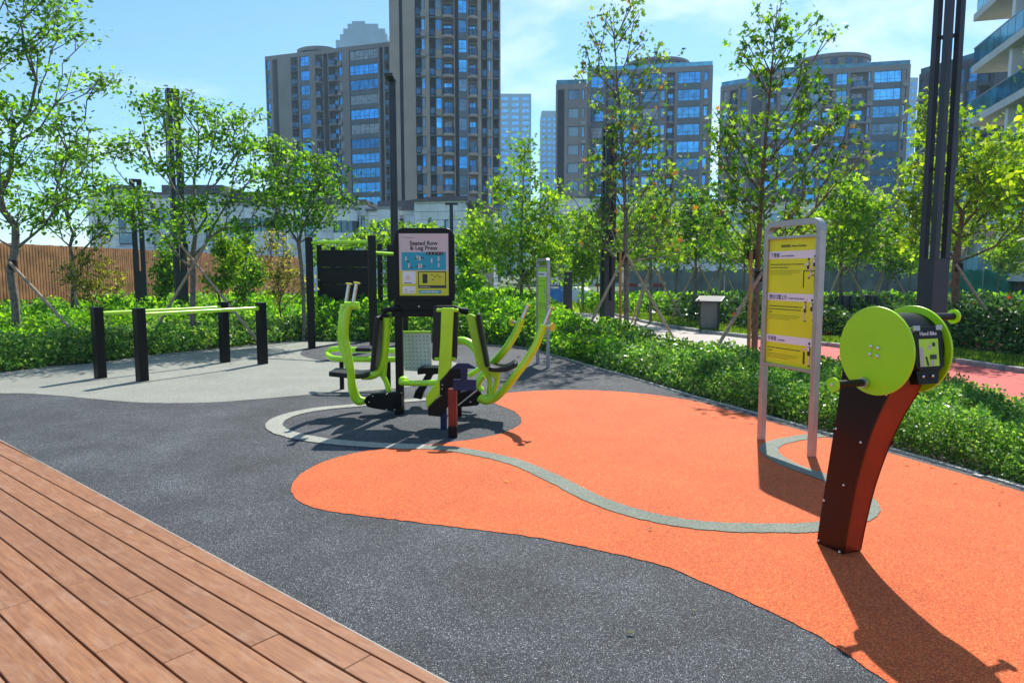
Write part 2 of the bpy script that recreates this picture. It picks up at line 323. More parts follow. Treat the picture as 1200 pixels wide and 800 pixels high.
ribbon('grey_rubber_ribbon', gp([(497, 524), (540, 528), (600, 541), (650, 562), (700, 587), (760, 606), (830, 617), (900, 619.5), (960, 618), (1000, 609), (1017, 596), (1005, 580), (972, 562), (925, 545), (902, 530), (908, 520), (940, 513), (962, 510)]), 0.15, 0.0085, M['green_rubber'])
# pale edging strip between rubber and planting
def strip(name, line, wd, z0, z1, m, kind='structure'):
    mb = MB()
    for a, b in zip(line[:-1], line[1:]):
        t = (b-a).normalized(); nrm = Vector((-t.y, t.x, 0))*wd
        a0 = Vector((a.x, a.y, 0)); b0 = Vector((b.x, b.y, 0))
        mb.prism([a0+Vector((0,0,z0)), b0+Vector((0,0,z0)), b0+nrm+Vector((0,0,z0)), a0+nrm+Vector((0,0,z0))], (0, 0, z1-z0))
    o = mb.build(name, m); o['kind'] = kind; return o
strip('planting_edging', edge_line, 0.05, -0.05, 0.014, M['edge'])
# soil of the beds
soil_pts = [(p.x, p.y) for p in edge_line]
sheet('bed_soil', soil_pts + [(14, 8), (14, 34), (-24, 34)], -0.02, M['soil'])
# path with kerb
kerb_px = [(668, 352), (690, 362), (740, 375), (801, 387), (882, 397), (970, 406), (1050, 416), (1116, 425), (1200, 438)]
kerb = [G(*q) for q in kerb_px]; kd = (kerb[-1]-kerb[-2]).normalized(); kerb.append(kerb[-1]+kd*6)
near_px = [(600, 356), (655, 366), (700, 382), (740, 392), (800, 400), (855, 406), (989, 421), (1104, 440), (1200, 463)]
nearl = [G(x, y, 0.30) for x, y in near_px]; nd = (nearl[-1]-nearl[-2]).normalized(); nearl.append(nearl[-1]+nd*6)
nearl = [Vector((p.x, p.y, 0)) for p in nearl]
sheet('footpath', [(p.x, p.y) for p in kerb] + [(p.x, p.y) for p in nearl[::-1]], 0.0, M['pave'])
ired = 5
sheet('red_footpath', [(p.x, p.y) for p in kerb[4:]] + [(p.x, p.y) for p in nearl[5:][::-1]], 0.004, M['red_path'])
# kerb stones, each a part
kb = thing('path_kerb', 'low grey kerb of stone blocks along the far side of the footpath', 'kerb'); kmesh = None
kcl = smooth_curve(kerb, 8); acc = 0; stone = MB().box((-0.42, 0, -0.05), (0.42, 0.14, 0.075)).mesh('kerb_stone'); stone.materials.append(M['kerb'])
last = kcl[0]; nst = 0
for q in kcl:
    if (q-last).length >= 0.86 and nst < 60:
        mid = (q+last)/2; t = (q-last)
        o = link('kerb_stone', stone, kb); o.location = (mid.x, mid.y, random.Random(nst).uniform(0, 0.01)); o.rotation_euler = (0, 0, math.atan2(t.y, t.x))
        last = q; nst += 1
sheet('verge_soil', [(p.x, p.y) for p in kerb] + [(30, 9), (30, 45), (2, 45)], -0.03, M['soil'])
# ------------------------------------------------------------------ timber deck
def wood():
    m = bpy.data.materials.new('deck_wood'); m.use_nodes = True; t = m.node_tree; b = t.nodes['Principled BSDF']; l = t.links.new
    b.inputs['Roughness'].default_value = 0.62
    tc = N(t, 'ShaderNodeTexCoord'); oi = N(t, 'ShaderNodeObjectInfo')
    add = N(t, 'ShaderNodeVectorMath', operation='ADD'); l(tc.outputs['Object'], add.inputs[0])
    rv = N(t, 'ShaderNodeVectorMath', operation='SCALE'); rv.inputs[0].default_value = (31, 17, 5); l(oi.outputs['Random'], rv.inputs['Scale']); l(rv.outputs[0], add.inputs[1])
    mp = N(t, 'ShaderNodeMapping'); mp.inputs['Scale'].default_value = (5, 60, 60); l(add.outputs[0], mp.inputs[0])
    gn = N(t, 'ShaderNodeTexNoise'); gn.inputs['Scale'].default_value = 1; gn.inputs['Detail'].default_value = 8; gn.inputs['Roughness'].default_value = 0.65; l(mp.outputs[0], gn.inputs['Vector'])
    bl = N(t, 'ShaderNodeTexNoise'); bl.inputs['Scale'].default_value = 5.5; bl.inputs['Detail'].default_value = 7; bl.inputs['Roughness'].default_value = 0.6; bl.inputs['Distortion'].default_value = 0.6
    mp2 = N(t, 'ShaderNodeMapping'); mp2.inputs['Scale'].default_value = (1.0, 2.2, 1); l(add.outputs[0], mp2.inputs[0]); l(mp2.outputs[0], bl.inputs['Vector'])
    r1 = N(t, 'ShaderNodeValToRGB'); e = r1.color_ramp.elements; e[0].position = 0.30; e[0].color = (0.18, 0.064, 0.022, 1); e[1].position = 0.74; e[1].color = (0.34, 0.15, 0.058, 1)
    l(gn.outputs[0], r1.inputs[0])
    r2 = N(t, 'ShaderNodeValToRGB'); e = r2.color_ramp.elements; e[0].position = 0.50; e[0].color = (0, 0, 0, 1); e[1].position = 0.80; e[1].color = (0.5, 0.5, 0.5, 1); l(bl.outputs[0], r2.inputs[0])
    mx = N(t, 'ShaderNodeMix', data_type='RGBA'); mx.inputs[7].default_value = (0.40, 0.25, 0.16, 1); l(r2.outputs[0], mx.inputs[0]); l(r1.outputs[0], mx.inputs[6])
    hs = N(t, 'ShaderNodeHueSaturation'); mr = N(t, 'ShaderNodeMapRange'); mr.inputs[3].default_value = 0.9; mr.inputs[4].default_value = 1.08; l(oi.outputs['Random'], mr.inputs[0]); l(mr.outputs[0], hs.inputs['Value']); l(mx.outputs[2], hs.inputs['Color'])
    l(hs.outputs[0], b.inputs['Base Color'])
    bp = N(t, 'ShaderNodeBump'); bp.inputs['Strength'].default_value = 0.35; bp.inputs['Distance'].default_value = 0.004; l(gn.outputs[0], bp.inputs['Height']); l(bp.outputs[0], b.inputs['Normal'])
    return m
M['deck'] = wood()
DZ = 0.02
a = G(0, 597.6, DZ); b = G(289, 800, DZ); ddir = Vector((b.x-a.x, b.y-a.y, 0)).normalized(); dn = Vector((-ddir.y, ddir.x, 0))
if dn.dot(Vector((1, 1, 0))) < 0: dn = -dn
def dcoord(p): q = Vector((p.x-a.x, p.y-a.y, 0)); return q.dot(ddir), q.dot(dn)
gaps = [dcoord(G(*q, DZ))[1] for q in ((0, 534.6), (0, 553), (0, 573), (0, 597.6), (0, 630), (0, 670), (0, 720), (0, 790))]
gaps2 = [dcoord(G(*q, DZ))[1] for q in ((0,0),)] if False else None
e0 = G(0, 515, DZ); e1 = G(527, 800, DZ); es0, en0 = dcoord(e0); es1, en1 = dcoord(e1)
BW = abs(gaps[3]-gaps[6])/3.0
deck = thing('timber_deck', 'reddish brown timber deck of long weathered boards in the near left corner', 'deck')
rnd = random.Random(4)
def edge_s(nv):    # where the deck edge line crosses offset nv, as distance s along the boards
    k = (es1-es0)/(en1-en0); return es0 + (nv-en0)*k
dirs = 1 if edge_s(0) > 0 else -1
joints = {0: [(385, 2)], }
dk = thing  # noqa
mslope = (es1-es0)/(en1-en0)
print('deck', BW, gaps, (es0, en0), (es1, en1))
def board(s0, s1a, s1b, n0, n1):
    """board between offsets n0<n1; far end cut slanting (s1a at n0, s1b at n1)"""
    g = 0.0035; pts = [(s0, n0+g), (s0, n1-g), (s1b, n1-g), (s1a, n0+g)]
    c = ((s0+max(s1a, s1b))/2, (n0+n1)/2)
    mb = MB(); mb.prism([Vector((s-c[0], v-c[1], 0)) for s, v in pts], (0, 0, -0.03))
    o = mb.build('deck_board', M['deck'], deck, bevel=0.002, seg=1)
    o.location = Vector((a.x, a.y, 0)) + ddir*c[0] + dn*c[1] + Vector((0, 0, DZ+rnd.uniform(-0.0008, 0.0008)))
    o.rotation_euler = (rnd.uniform(-0.002, 0.002), 0, math.atan2(ddir.y, ddir.x))
DECKINFO = (a, ddir, dn)
jpx = [(428, 770), (309, 750), (222, 739), (187, 733), (230, 760), (146, 627), (182, 690), (110, 605), (76, 687), (130, 758), (220, 640), (102, 582)]
jl = [dcoord(G(x, y, DZ)) for x, y in jpx]
for i in range(-12, 10):
    n0 = gaps[3] + i*BW; n1 = n0 + BW
    # a board runs along s; the deck lies on the side n < edge
    # far cut: the deck edge
    if abs(mslope) < 200:
        ea, eb = edge_s(n0), edge_s(n1)
    js = sorted(s for s, nn in jl if n0 <= nn < n1)
    base = -3.2; top = 7.0
    # deck edge: points with n above the edge line are outside
    inside_low = True
    cuts = [base] + js + [top]
    if js:
        cuts = [base] + [js[0]-2.4*k for k in (2, 1) if js[0]-2.4*k > base+0.3] + js + [js[-1]+2.4*k for k in (1, 2, 3) if js[-1]+2.4*k < top-0.3] + [top]
    else:
        o_ = rnd.uniform(0, 2.4); cuts = [base] + [base+o_+2.4*k for k in range(5) if base+o_+2.4*k < top-.3 and base+o_+2.4*k > base+.3] + [top]
    for c0, c1 in zip(cuts[:-1], cuts[1:]):
        # clip the rectangle c0..c1 x n0..n1 with the edge line n <= en0 + (s-es0)/mslope
        poly = [(c0+0.0015, n0+0.0045), (c1-0.0015, n0+0.0045), (c1-0.0015, n1-0.0045), (c0+0.0015, n1-0.0045)]
        def f(p): return (en0 + (p[0]-es0)/mslope) - p[1]
        outp = []
        for k in range(4):
            A_, B_ = poly[k], poly[(k+1) % 4]; fa, fb = f(A_), f(B_)
            if fa >= 0: outp.append(A_)
            if fa*fb < 0:
                t_ = fa/(fa-fb); outp.append((A_[0]+(B_[0]-A_[0])*t_, A_[1]+(B_[1]-A_[1])*t_))
        if len(outp) < 3: continue
        ar = 0.5*abs(sum(outp[k][0]*outp[(k+1) % len(outp)][1]-outp[(k+1) % len(outp)][0]*outp[k][1] for k in range(len(outp))))
        if ar < 0.004: continue
        cs = sum(p[0] for p in outp)/len(outp); cn = sum(p[1] for p in outp)/len(outp)
        mb = MB(); mb.prism([Vector((p[0]-cs, p[1]-cn, 0)) for p in outp], (0, 0, -0.025))
        o = mb.build('deck_board', M['deck'], deck, bevel=0.002, seg=1)
        o.location = Vector((a.x, a.y, 0)) + ddir*cs + dn*cn + Vector((0, 0, DZ + rnd.uniform(-0.001, 0.001)))
        o.rotation_euler = (0, 0, math.atan2(ddir.y, ddir.x))
        if abs(Vector((-ddir.y, ddir.x, 0)).dot(dn) - 1) > 0.01: raise RuntimeError('deck handedness')
E0 = Vector((e0.x, e0.y, 0)); E1 = Vector((e1.x, e1.y, 0)); ed = (E1-E0).normalized(); en = Vector((-ed.y, ed.x, 0))
if en.x < 0: en = -en
mb = MB(); mb.prism([E0-ed*7+en*0.001, E1+ed*3+en*0.001, E1+ed*3+en*0.006, E0-ed*7+en*0.006], (0, 0, DZ-0.003)); mb.build('edge_trim', M['edge'], deck)
mb = MB(); mb.prism([E0-ed*7-en*0.005+Vector((0,0,-.03)), E1+ed*3-en*0.005+Vector((0,0,-.03)), E1+ed*3-en*6+Vector((0,0,-.03)), E0-ed*7-en*6+Vector((0,0,-.03))], (0, 0, 0.0335)); mb.build('deck_base', M['slat_back'], deck)
#@@PART2
# ================================================================== EQUIPMENT
def local_part(mb, name, m, root, bevel=0.0, seg=2):
    return mb.build(name, m, root, bevel=bevel, local=False, seg=seg)
def text_mesh(body, size, bold=0.0, align='LEFT', squeeze=1.0):
    c = bpy.data.curves.new('t', 'FONT'); c.body = body; c.size = size; c.align_x = align; c.offset = bold*size; c.resolution_u = 2; c.extrude = 0.0004
    o = bpy.data.objects.new('t', c); COL.objects.link(o); dg = bpy.context.evaluated_depsgraph_get()
    me = bpy.data.meshes.new_from_object(o.evaluated_get(dg)); bpy.data.objects.remove(o); bpy.data.curves.remove(c)
    me.transform(Matrix.Diagonal((squeeze, 1, 1, 1))); me.materials.clear(); return me
class Face:
    """flat printed face: origin at its lower left corner, u to the right, v up, n towards the viewer"""
    def __init__(s, o, u, v, W, H):
        s.o = Vector(o); s.u = Vector(u).normalized(); s.v = Vector(v).normalized(); s.n = s.u.cross(s.v).normalized(); s.W = W; s.H = H; s.lv = 0
    def pt(s, x, y, d=0): return s.o + s.u*x*s.W + s.v*y*s.H + s.n*d
    def rect(s, mb, x0, y0, x1, y1, d=0.001, th=0.001): mb.prism([s.pt(x0, y0, d), s.pt(x1, y0, d), s.pt(x1, y1, d), s.pt(x0, y1, d)], -s.n*th); return mb
    def poly(s, mb, pts, d=0.002, th=0.001): mb.prism([s.pt(x, y, d) for x, y in pts], -s.n*th); return mb
    def circ(s, mb, cx, cy, r, d=0.002, n=12, ry=None):
        return s.poly(mb, [(cx + r/s.W*math.cos(2*math.pi*k/n), cy + (ry or r)/s.H*math.sin(2*math.pi*k/n)) for k in range(n)], d)
    def text(s, body, x, y, size, m, parent, bold=0, align='LEFT', d=0.002, squeeze=1.0, name='lettering'):
        me = text_mesh(body, size, bold, align, squeeze); T = Matrix((s.u, s.v, s.n)).transposed().to_4x4(); T.translation = s.pt(x, y, d); me.transform(T)
        me.transform(world_of(parent).inverted()); return link(name, me, parent, m)
    def dashes(s, mb, x0, y, x1, h, rr, d=0.002):
        x = x0
        while x < x1:
            wd = rr.uniform(0.012, 0.03)
            s.rect(mb, x, y-h/2, min(x+wd, x1), y+h/2, d); x += wd + rr.uniform(0.004, 0.012)
Z = Vector((0, 0, 1))
# ------------------------------------------------------------------ hand bike
B0 = G(957, 636); B1 = G(988, 648); be = Vector((0.34, -0.94, 0)).normalized(); bn = Vector((be.y, -be.x, 0))   # bn: towards the camera side
if bn.dot(-B0) < 0: bn = -bn
root = thing('hand_bike', 'black hand bike, floor reflection coloured in as dark red, with big lime green discs on the orange rubber', 'exercise machine', (B0.x, B0.y, 0), math.atan2(be.y, be.x))
def bp(px, py, off=0.0): return RP(px, py, B0 + bn*off, bn)
B1 = bp(987.5, 648.5); B1.z = 0
left = [(957, 636), (961, 607), (966, 575), (972, 537), (979, 492), (985, 452), (989, 420), (994, 400)]
right = [(988, 648), (994, 612), (1001, 575), (1010, 540), (1020, 508), (1033, 478), (1048, 450), (1060, 425)]
Lw = [bp(*q) for q in left]; Rw = [bp(*q) for q in right]
Lw = smooth_curve(Lw, 3); Rw = smooth_curve(Rw, 3)
th = 0.012
mb = MB(); n = len(Lw)
vs = [p for p in Lw] + [p for p in Rw] + [p-bn*th for p in Lw] + [p-bn*th for p in Rw]
fs = []
for i in range(n-1):
    fs += [(i, n+i, n+i+1, i+1), (2*n+i, 2*n+i+1, 3*n+i+1, 3*n+i), (i, i+1, 2*n+i+1, 2*n+i), (n+i, 3*n+i, 3*n+i+1, n+i+1)]
fs += [(0, 2*n, 3*n, n), (n-1, 2*n-1, 4*n-1, 3*n-1)]
mb.add(vs, fs)
local_part(mb, 'side_plate', M['bike_plate'], root)
zs = [p.z for p in Rw]
def wz(z): t = max(0, min(1, z/1.12)); return 0.13 + 0.108*t**1.6
mb = MB()   # rear plate
vs = [p-bn*(wz(p.z)) for p in Lw] + [p-bn*(wz(p.z)) for p in Rw]
fs = []
for i in range(n-1): fs += [(i, i+1, n+i+1, n+i)]
mb.add(vs, fs, True); local_part(mb, 'side_plate', M['floor_tint_steel'], root)
mb = MB()   # curved front cover strip
ins = 0.004
vs = [p-be*ins-bn*(th+0.002) for p in Rw] + [p-be*ins-bn*(wz(p.z)-0.002) for p in Rw] + [p-be*0.02-bn*(th+.002) for p in Rw] + [p-be*0.02-bn*(wz(p.z)-0.002) for p in Rw]
fs = []
for i in range(n-1): fs += [(i, n+i, n+i+1, i+1), (2*n+i, 2*n+i+1, 3*n+i+1, 3*n+i)]
mb.add(vs, fs, True); local_part(mb, 'curved_cover', M['floor_tint_steel'], root)
mb = MB(); vs = [p+be*ins-bn*(th+0.002) for p in Lw] + [p+be*ins-bn*(wz(p.z)-0.002) for p in Lw]
mb.add(vs, [(i, i+1, n+i+1, n+i) for i in range(n-1)], True); local_part(mb, 'back_cover', M['bike_plate'], root)
mb = MB(); mb.prism([B0+be*0.012-bn*0.012+Z*0.002, B1-be*0.012-bn*0.012+Z*0.002, B1-be*0.012-bn*0.14+Z*0.002, B0+be*0.012-bn*0.14+Z*0.002], (0, 0, 0.02)); local_part(mb, 'foot_plate', M['black'], root)
for q in [(959.5, 633), (966, 586), (989, 568), (980, 502), (1009, 518), (1039, 462), (1020, 455)][:6]:
    mb = MB(); p = bp(*q); mb.ball(p+bn*0.001, 0.0075, 10, 6); local_part(mb, 'bolt', M['bolt'], root)
mb = MB(); mb.ball(B1 - be*0.02 + bn*0.002 + Z*0.014, 0.008, 10, 6); local_part(mb, 'bolt', M['bolt'], root)
DC = bp(1027, 411, 0.03); DR = 0.226; HW = 0.235
def disc(c, r, ax, th, m, nm, nseg=72):
    mb = MB(); a1 = Z.cross(ax).normalized(); a2 = ax.cross(a1)
    pts = [c + a1*r*math.cos(2*math.pi*k/nseg) + a2*r*math.sin(2*math.pi*k/nseg) for k in range(nseg)]
    mb.prism(pts, ax*th); return local_part(mb, nm, m, root, bevel=0.003)
d1 = disc(DC, DR, bn, 0.014, M['lime_disc'], 'disc'); d2 = disc(DC-bn*(HW+0.014), DR, bn, 0.014, M['lime_disc'], 'disc')
# housing drum between the discs
mb = MB(); mb.tube([DC-bn*0.002, DC-bn*(HW)], DR-0.036, 48); local_part(mb, 'drum', M['black'], root)
for dx, dz in ((-.022, -.018), (.022, -.024), (-.018, .022), (.024, .018)):
    mb = MB(); mb.ball(DC + be*dx + Z*dz + bn*0.016, 0.011, 10, 6); local_part(mb, 'bolt', M['bolt'], root)
# display panel, set on the drum towards the user
pa = R(8); pn = (be*math.cos(pa) + Z*math.sin(pa)); pu = Z.cross(pn).normalized()
if pu.dot(-bn) < 0: pu = -pu
pv = pn.cross(pu); 
if pv.z < 0: pv = -pv
pc = DC - bn*(HW*0.5) + pn*(DR-0.036)
mb = MB(); W_, H_ = HW*0.82, 0.215
prof = [(-.5, -.40), (-.5, .36), (-.34, .5), (.34, .5), (.5, .36), (.5, -.40), (.36, -.5), (-.36, -.5)]
mb.prism([pc + pu*x*W_ + pv*y*H_ + pn*0.012 for x, y in prof], -pn*0.10); local_part(mb, 'display_housing', M['black'], root, bevel=0.004)
fc = Face(pc - pu*W_*0.36 - pv*H_*0.40 + pn*0.0125, pu, pv, W_*0.66, H_*0.62)
mb = MB(); fc.rect(mb, 0, 0, 1, 1, 0.002); local_part(mb, 'display_label', M['s_green'], root)
mb = MB(); fc.rect(mb, 0.02, 0.0, 0.2, 0.7, 0.003); fc.rect(mb, 0.45, 0.62, 0.6, 0.78, 0.003); fc.rect(mb, 0.55, 0.02, 0.72, 0.22, 0.003); local_part(mb, 'label_print', M['p_grey'], root)
mb = MB(); fc.poly(mb, [(0.36, 0.02), (0.46, 0.02), (0.36, 0.36), (0.28, 0.36)], 0.004); fc.rect(mb, 0.52, 0.25, 0.86, 0.42, 0.004); fc.rect(mb, .68, .72, .82, .86, .004); local_part(mb, 'label_print', M['ink'], root)
fc.text('Hand Bike', 0.5, 1.13, 0.027, M['white'], root, 0.01, 'CENTER', 0.003)
for sx in (-.2, .12):
    mb = MB(); mb.ball(pc + pu*W_*sx - pv*H_*0.62 + pn*0.0, 0.008, 10, 6); local_part(mb, 'bolt', M['bolt'], root)
mb = MB(); mb.prism([pc + pu*x*W_*.8 + pv*y*H_ + pn*(-.004) for x, y in ((-.5,-.45),(-.42,-.80),(.42,-.80),(.5,-.45))], -pn*0.05); local_part(mb, 'cover_plate', M['black'], root)
for sx in (-.40, .36):
    mb = MB(); mb.prism([pc + pu*W_*sx + pu*x + pv*y + pv*H_*.47 + pn*0.016 for x, y in ((-.02, -.012), (.02, -.012), (.02, .012), (-.02, .012))], -pn*0.006); local_part(mb, 'corner_clip', M['alu'], root)
def handle(c, sgn):
    mb = MB(); mb.tube([c, c+bn*sgn*0.018], 0.028, 20); local_part(mb, 'hub_ring', M['steel'], root)
    mb = MB(); mb.tube([c+bn*sgn*0.014, c+bn*sgn*0.20], 0.019, 20); h = local_part(mb, 'grip', M['pad'], root)
    mb = MB(); mb.tube([c+bn*sgn*0.20, c+bn*sgn*0.212], 0.037, 28); g = local_part(mb, 'grip_cap', M['lime'], root, bevel=0.002)
    mb = MB(); mb.ball(c+bn*sgn*0.213, 0.009, 10, 6); local_part(mb, 'bolt', M['bolt'], root)
hp = bp(1013, 448, 0.05); handle(hp, 1)
opp = DC + (DC-hp)*1.0; opp = DC - (Vector(hp)-DC) ; opp = opp - bn*((opp-DC).dot(bn)) - bn*(HW+0.03); handle(opp, -1)
# ------------------------------------------------------------------ information sign boards (two of them, different prints)
def sign_frame(root, s0, s1, H, bz, tz, post=0.05, dep=0.06):
    u = (s1-s0).normalized(); nrm = Vector((u.y, -u.x, 0)); rr = 0.075
    s1i = s1
    for s_, sg in ((s0, 1), (s1i, -1)):
        mb = MB(); c = s_; mb.prism([c-u*post/2-nrm*dep/2, c+u*post/2-nrm*dep/2, c+u*post/2+nrm*dep/2, c-u*post/2+nrm*dep/2], Z*(H-rr)); local_part(mb, 'post', M['alu'], root, bevel=0.004)
    # top loop with rounded corners
    path = []
    for k in range(7): q = math.pi - k*math.pi/12; path.append(s0 + u*rr + Z*(H-rr) + u*rr*math.cos(q) + Z*rr*math.sin(q))
    for k in range(7): q = math.pi/2 - k*math.pi/12; path.append(s1i - u*rr + Z*(H-rr) + u*rr*math.cos(q) + Z*rr*math.sin(q))
    mb = MB(); vs = []; fs = []
    for i, p in enumerate(path):
        t = (path[min(i+1, len(path)-1)]-path[max(0, i-1)]).normalized()
        if i == 0: t = Z
        if i == len(path)-1: t = -Z
        nn = nrm.cross(t).normalized()
        vs += [p-nn*post/2-nrm*dep/2, p+nn*post/2-nrm*dep/2, p+nn*post/2+nrm*dep/2, p-nn*post/2+nrm*dep/2]
    for i in range(len(path)-1):
        for k in range(4): fs.append((i*4+k, i*4+(k+1) % 4, (i+1)*4+(k+1) % 4, (i+1)*4+k))
    mb.add(vs, fs); local_part(mb, 'top_rail', M['alu'], root)
    for z in (bz, tz):
        mb = MB(); mb.prism([s0+u*post/2-nrm*0.02+Z*(z-.012), s1i-u*post/2-nrm*0.02+Z*(z-.012), s1i-u*post/2+nrm*0.028+Z*(z-.012), s0+u*post/2+nrm*0.028+Z*(z-.012)], Z*0.024); local_part(mb, 'cross_rail', M['alu'], root, bevel=.002)
    return u, nrm
def person_print(f, x, y, h, pose, parent):
    mb = MB(); W = f.W; hh = h
    def seg(x0, y0, x1, y1, r, d=0.003):
        dx, dy = (x1-x0)*f.W, (y1-y0)*f.H; L_ = math.hypot(dx, dy); nx, ny = -dy/L_*r/f.W, dx/L_*r/f.H
        f.poly(mb, [(x0+nx, y0+ny), (x1+nx, y1+ny), (x1-nx, y1-ny), (x0-nx, y0-ny)], d)
    h *= 1.15; k = h/f.H; kx = h/f.W
    # limbs pale
    seg(x, y+k*.50, x+kx*pose[0], y+k*.25, h*.05); seg(x+kx*pose[0], y+k*.25, x+kx*pose[1], y, h*.042)
    seg(x, y+k*.8, x+kx*pose[2], y+k*pose[3], h*.035)
    tag(local_part(mb, 'figure_print', M['skin'], parent), kind='stuff')
    mb = MB(); seg(x, y+k*.42, x, y+k*.82, h*.075, 0.0036); f.circ(mb, x+kx*.02, y+k*.95, h*.062, 0.0036); seg(x+kx*pose[1]-.01, y-.004, x+kx*pose[1]+kx*.1, y-.004, h*.03, .0036); tag(local_part(mb, 'figure_print', M['ink'], parent), kind='stuff')
    mb = MB(); seg(x-kx*.02, y+k*.62, x-kx*.02, y+k*.8, h*.055, 0.0042); local_part(mb, 'figure_print', M['white'], parent)
s0 = G(892, 515); s1 = G(951, 535); s0.z = s1.z = 0
root = thing('information_sign', 'large yellow exercise instruction sign in a steel frame beside the hand bike', 'sign', s0)
sH = P(0, 0, 1) and 0
SH = RP(963, 258, s1, Vector((s1-s0).normalized().cross(Z))).z
BZ = RP(945, 434, s1, Vector((s1-s0).normalized().cross(Z))).z; TZ = RP(957, 276, s1, Vector((s1-s0).normalized().cross(Z))).z
print('sign H', SH, BZ, TZ, (s1-s0).length)
u, nrm = sign_frame(root, s0, s1, SH, BZ, TZ)
Wd = (s1-s0).length - 0.05
mb = MB(); q0 = s0+u*0.025+Z*(BZ+.012)
mb.prism([q0-nrm*0.012, q0+u*Wd-nrm*0.012, q0+u*Wd+nrm*0.004, q0+nrm*0.004], Z*(TZ-BZ-.024)); local_part(mb, 'panel', M['s_yellow'], root)
f = Face(q0+nrm*0.0045, u, Z, Wd, TZ-BZ-.024); rr = random.Random(3)
fsz = f.H
rows = [(0.905, 0.845), (0.573, 0.513), (0.236, 0.176)]
mb = MB()
for t_, b_ in rows: f.rect(mb, 0.0, b_, 1.0, t_, 0.0015)
local_part(mb, 'title_band', M['white'], root)
f.text('健身設施 | Fitness Facilities', 0.52, 0.935, 0.027, M['ink'], root, 0.006, 'CENTER')
for (t_, b_), zh, en_ in zip(rows, ('下雙槓', '雙位引體上升', '手單車'), ('Lower Parallel Bars', 'Double Pull Up Guide', 'Hand Bike')):
    yb = b_ + 0.013
    f.text(zh, 0.04, yb, 0.046, M['ink_blue'], root, 0.004, 'LEFT', 0.003, 0.82)
    f.text(en_, 0.04 + len(zh)*0.046*0.82/Wd + 0.03, yb+.003, 0.021, M['ink_blue'], root, 0.006, 'LEFT', 0.003)
mb = MB(); mb2 = MB()
for (t_, b_), nl in zip(rows, ((0.74, 0.42), (0.74, 0.72, 0.12), (0.74, 0.14))):
    y = b_ - 0.045
    for x1 in nl: f.dashes(mb, 0.04, y, x1, 0.0065, rr); y -= 0.024
    for x1 in (0.70, 0.66, 0.5)[:3]: f.dashes(mb2, 0.04, y, x1, 0.003, rr); y -= 0.015
tag(local_part(mb, 'paragraph_print', M['ink'], root), kind='stuff'); tag(local_part(mb2, 'paragraph_print', M['ink2'], root), kind='stuff')
mb = MB()   # little bars in the first picture
f.rect(mb, 0.74, 0.62, 0.755, 0.755, 0.0025); f.rect(mb, 0.955, 0.625, 0.97, 0.765, 0.0025); f.rect(mb, 0.74, 0.745, 0.97, 0.752, 0.0025); f.rect(mb, 0.80, 0.035, 0.83, 0.13, 0.0025)
local_part(mb, 'apparatus_print', M['ink'], root)
person_print(f, 0.83, 0.70, 0.14, (0.25, 0.05, -0.3, 0.55), root); person_print(f, 0.95, 0.72, 0.14, (-0.3, -0.1, -0.25, 0.5), root)
person_print(f, 0.80, 0.37, 0.14, (-0.1, 0.0, 0.15, 1.15), root); person_print(f, 0.93, 0.38, 0.15, (0.08, 0.1, 0.1, 0.45), root)
person_print(f, 0.91, 0.03, 0.17, (0.02, 0.0, -0.42, 0.62), root)
# second, farther sign
t0 = G(630, 426); t1 = G(642, 431); t0.z = t1.z = 0
t1 = t0 + (t1-t0).normalized()*0.45 if (t1-t0).length < 0.2 or (t1-t0).length > 0.8 else t1
root = thing('information_sign', 'small narrow lime green instruction sign in a grey frame in front of the hedge', 'sign', t0)
nv = Vector((t1-t0).normalized().cross(Z)); SH = P(640, 304, t1.y).z; BZ2 = P(640, 394, t1.y).z; TZ2 = P(640, 312, t1.y).z
print('sign2', SH, BZ2, TZ2, (t1-t0).length)
u, nrm = sign_frame(root, t0, t1, SH, BZ2, TZ2, 0.045, 0.05)
Wd = (t1-t0).length-0.045; q0 = t0+u*0.0225+Z*(BZ2+.012)
mb = MB(); mb.prism([q0-nrm*0.012, q0+u*Wd-nrm*0.012, q0+u*Wd+nrm*0.004, q0+nrm*0.004], Z*(TZ2-BZ2-.024)); local_part(mb, 'panel', M['s_green'], root)
f = Face(q0+nrm*0.0045, u, Z, Wd, TZ2-BZ2-.024)
mb = MB(); f.rect(mb, 0, 0.86, 1, 0.93, 0.0015); local_part(mb, 'title_band', M['white'], root)
mb = MB(); f.dashes(mb, 0.06, 0.895, 0.7, 0.02, rr)
for y in (0.80, 0.72, 0.46, 0.43, 0.26): f.dashes(mb, 0.06, y, 0.8, 0.006, rr)
tag(local_part(mb, 'paragraph_print', M['ink2'], root), kind='stuff')
person_print(f, 0.7, 0.56, 0.14, (0.1, 0.0, -0.3, 0.5), root); person_print(f, 0.3, 0.34, 0.12, (0.1, 0.0, 0.3, 0.5), root); person_print(f, 0.8, 0.33, 0.12, (0.1, 0.0, -0.3, 0.5), root)
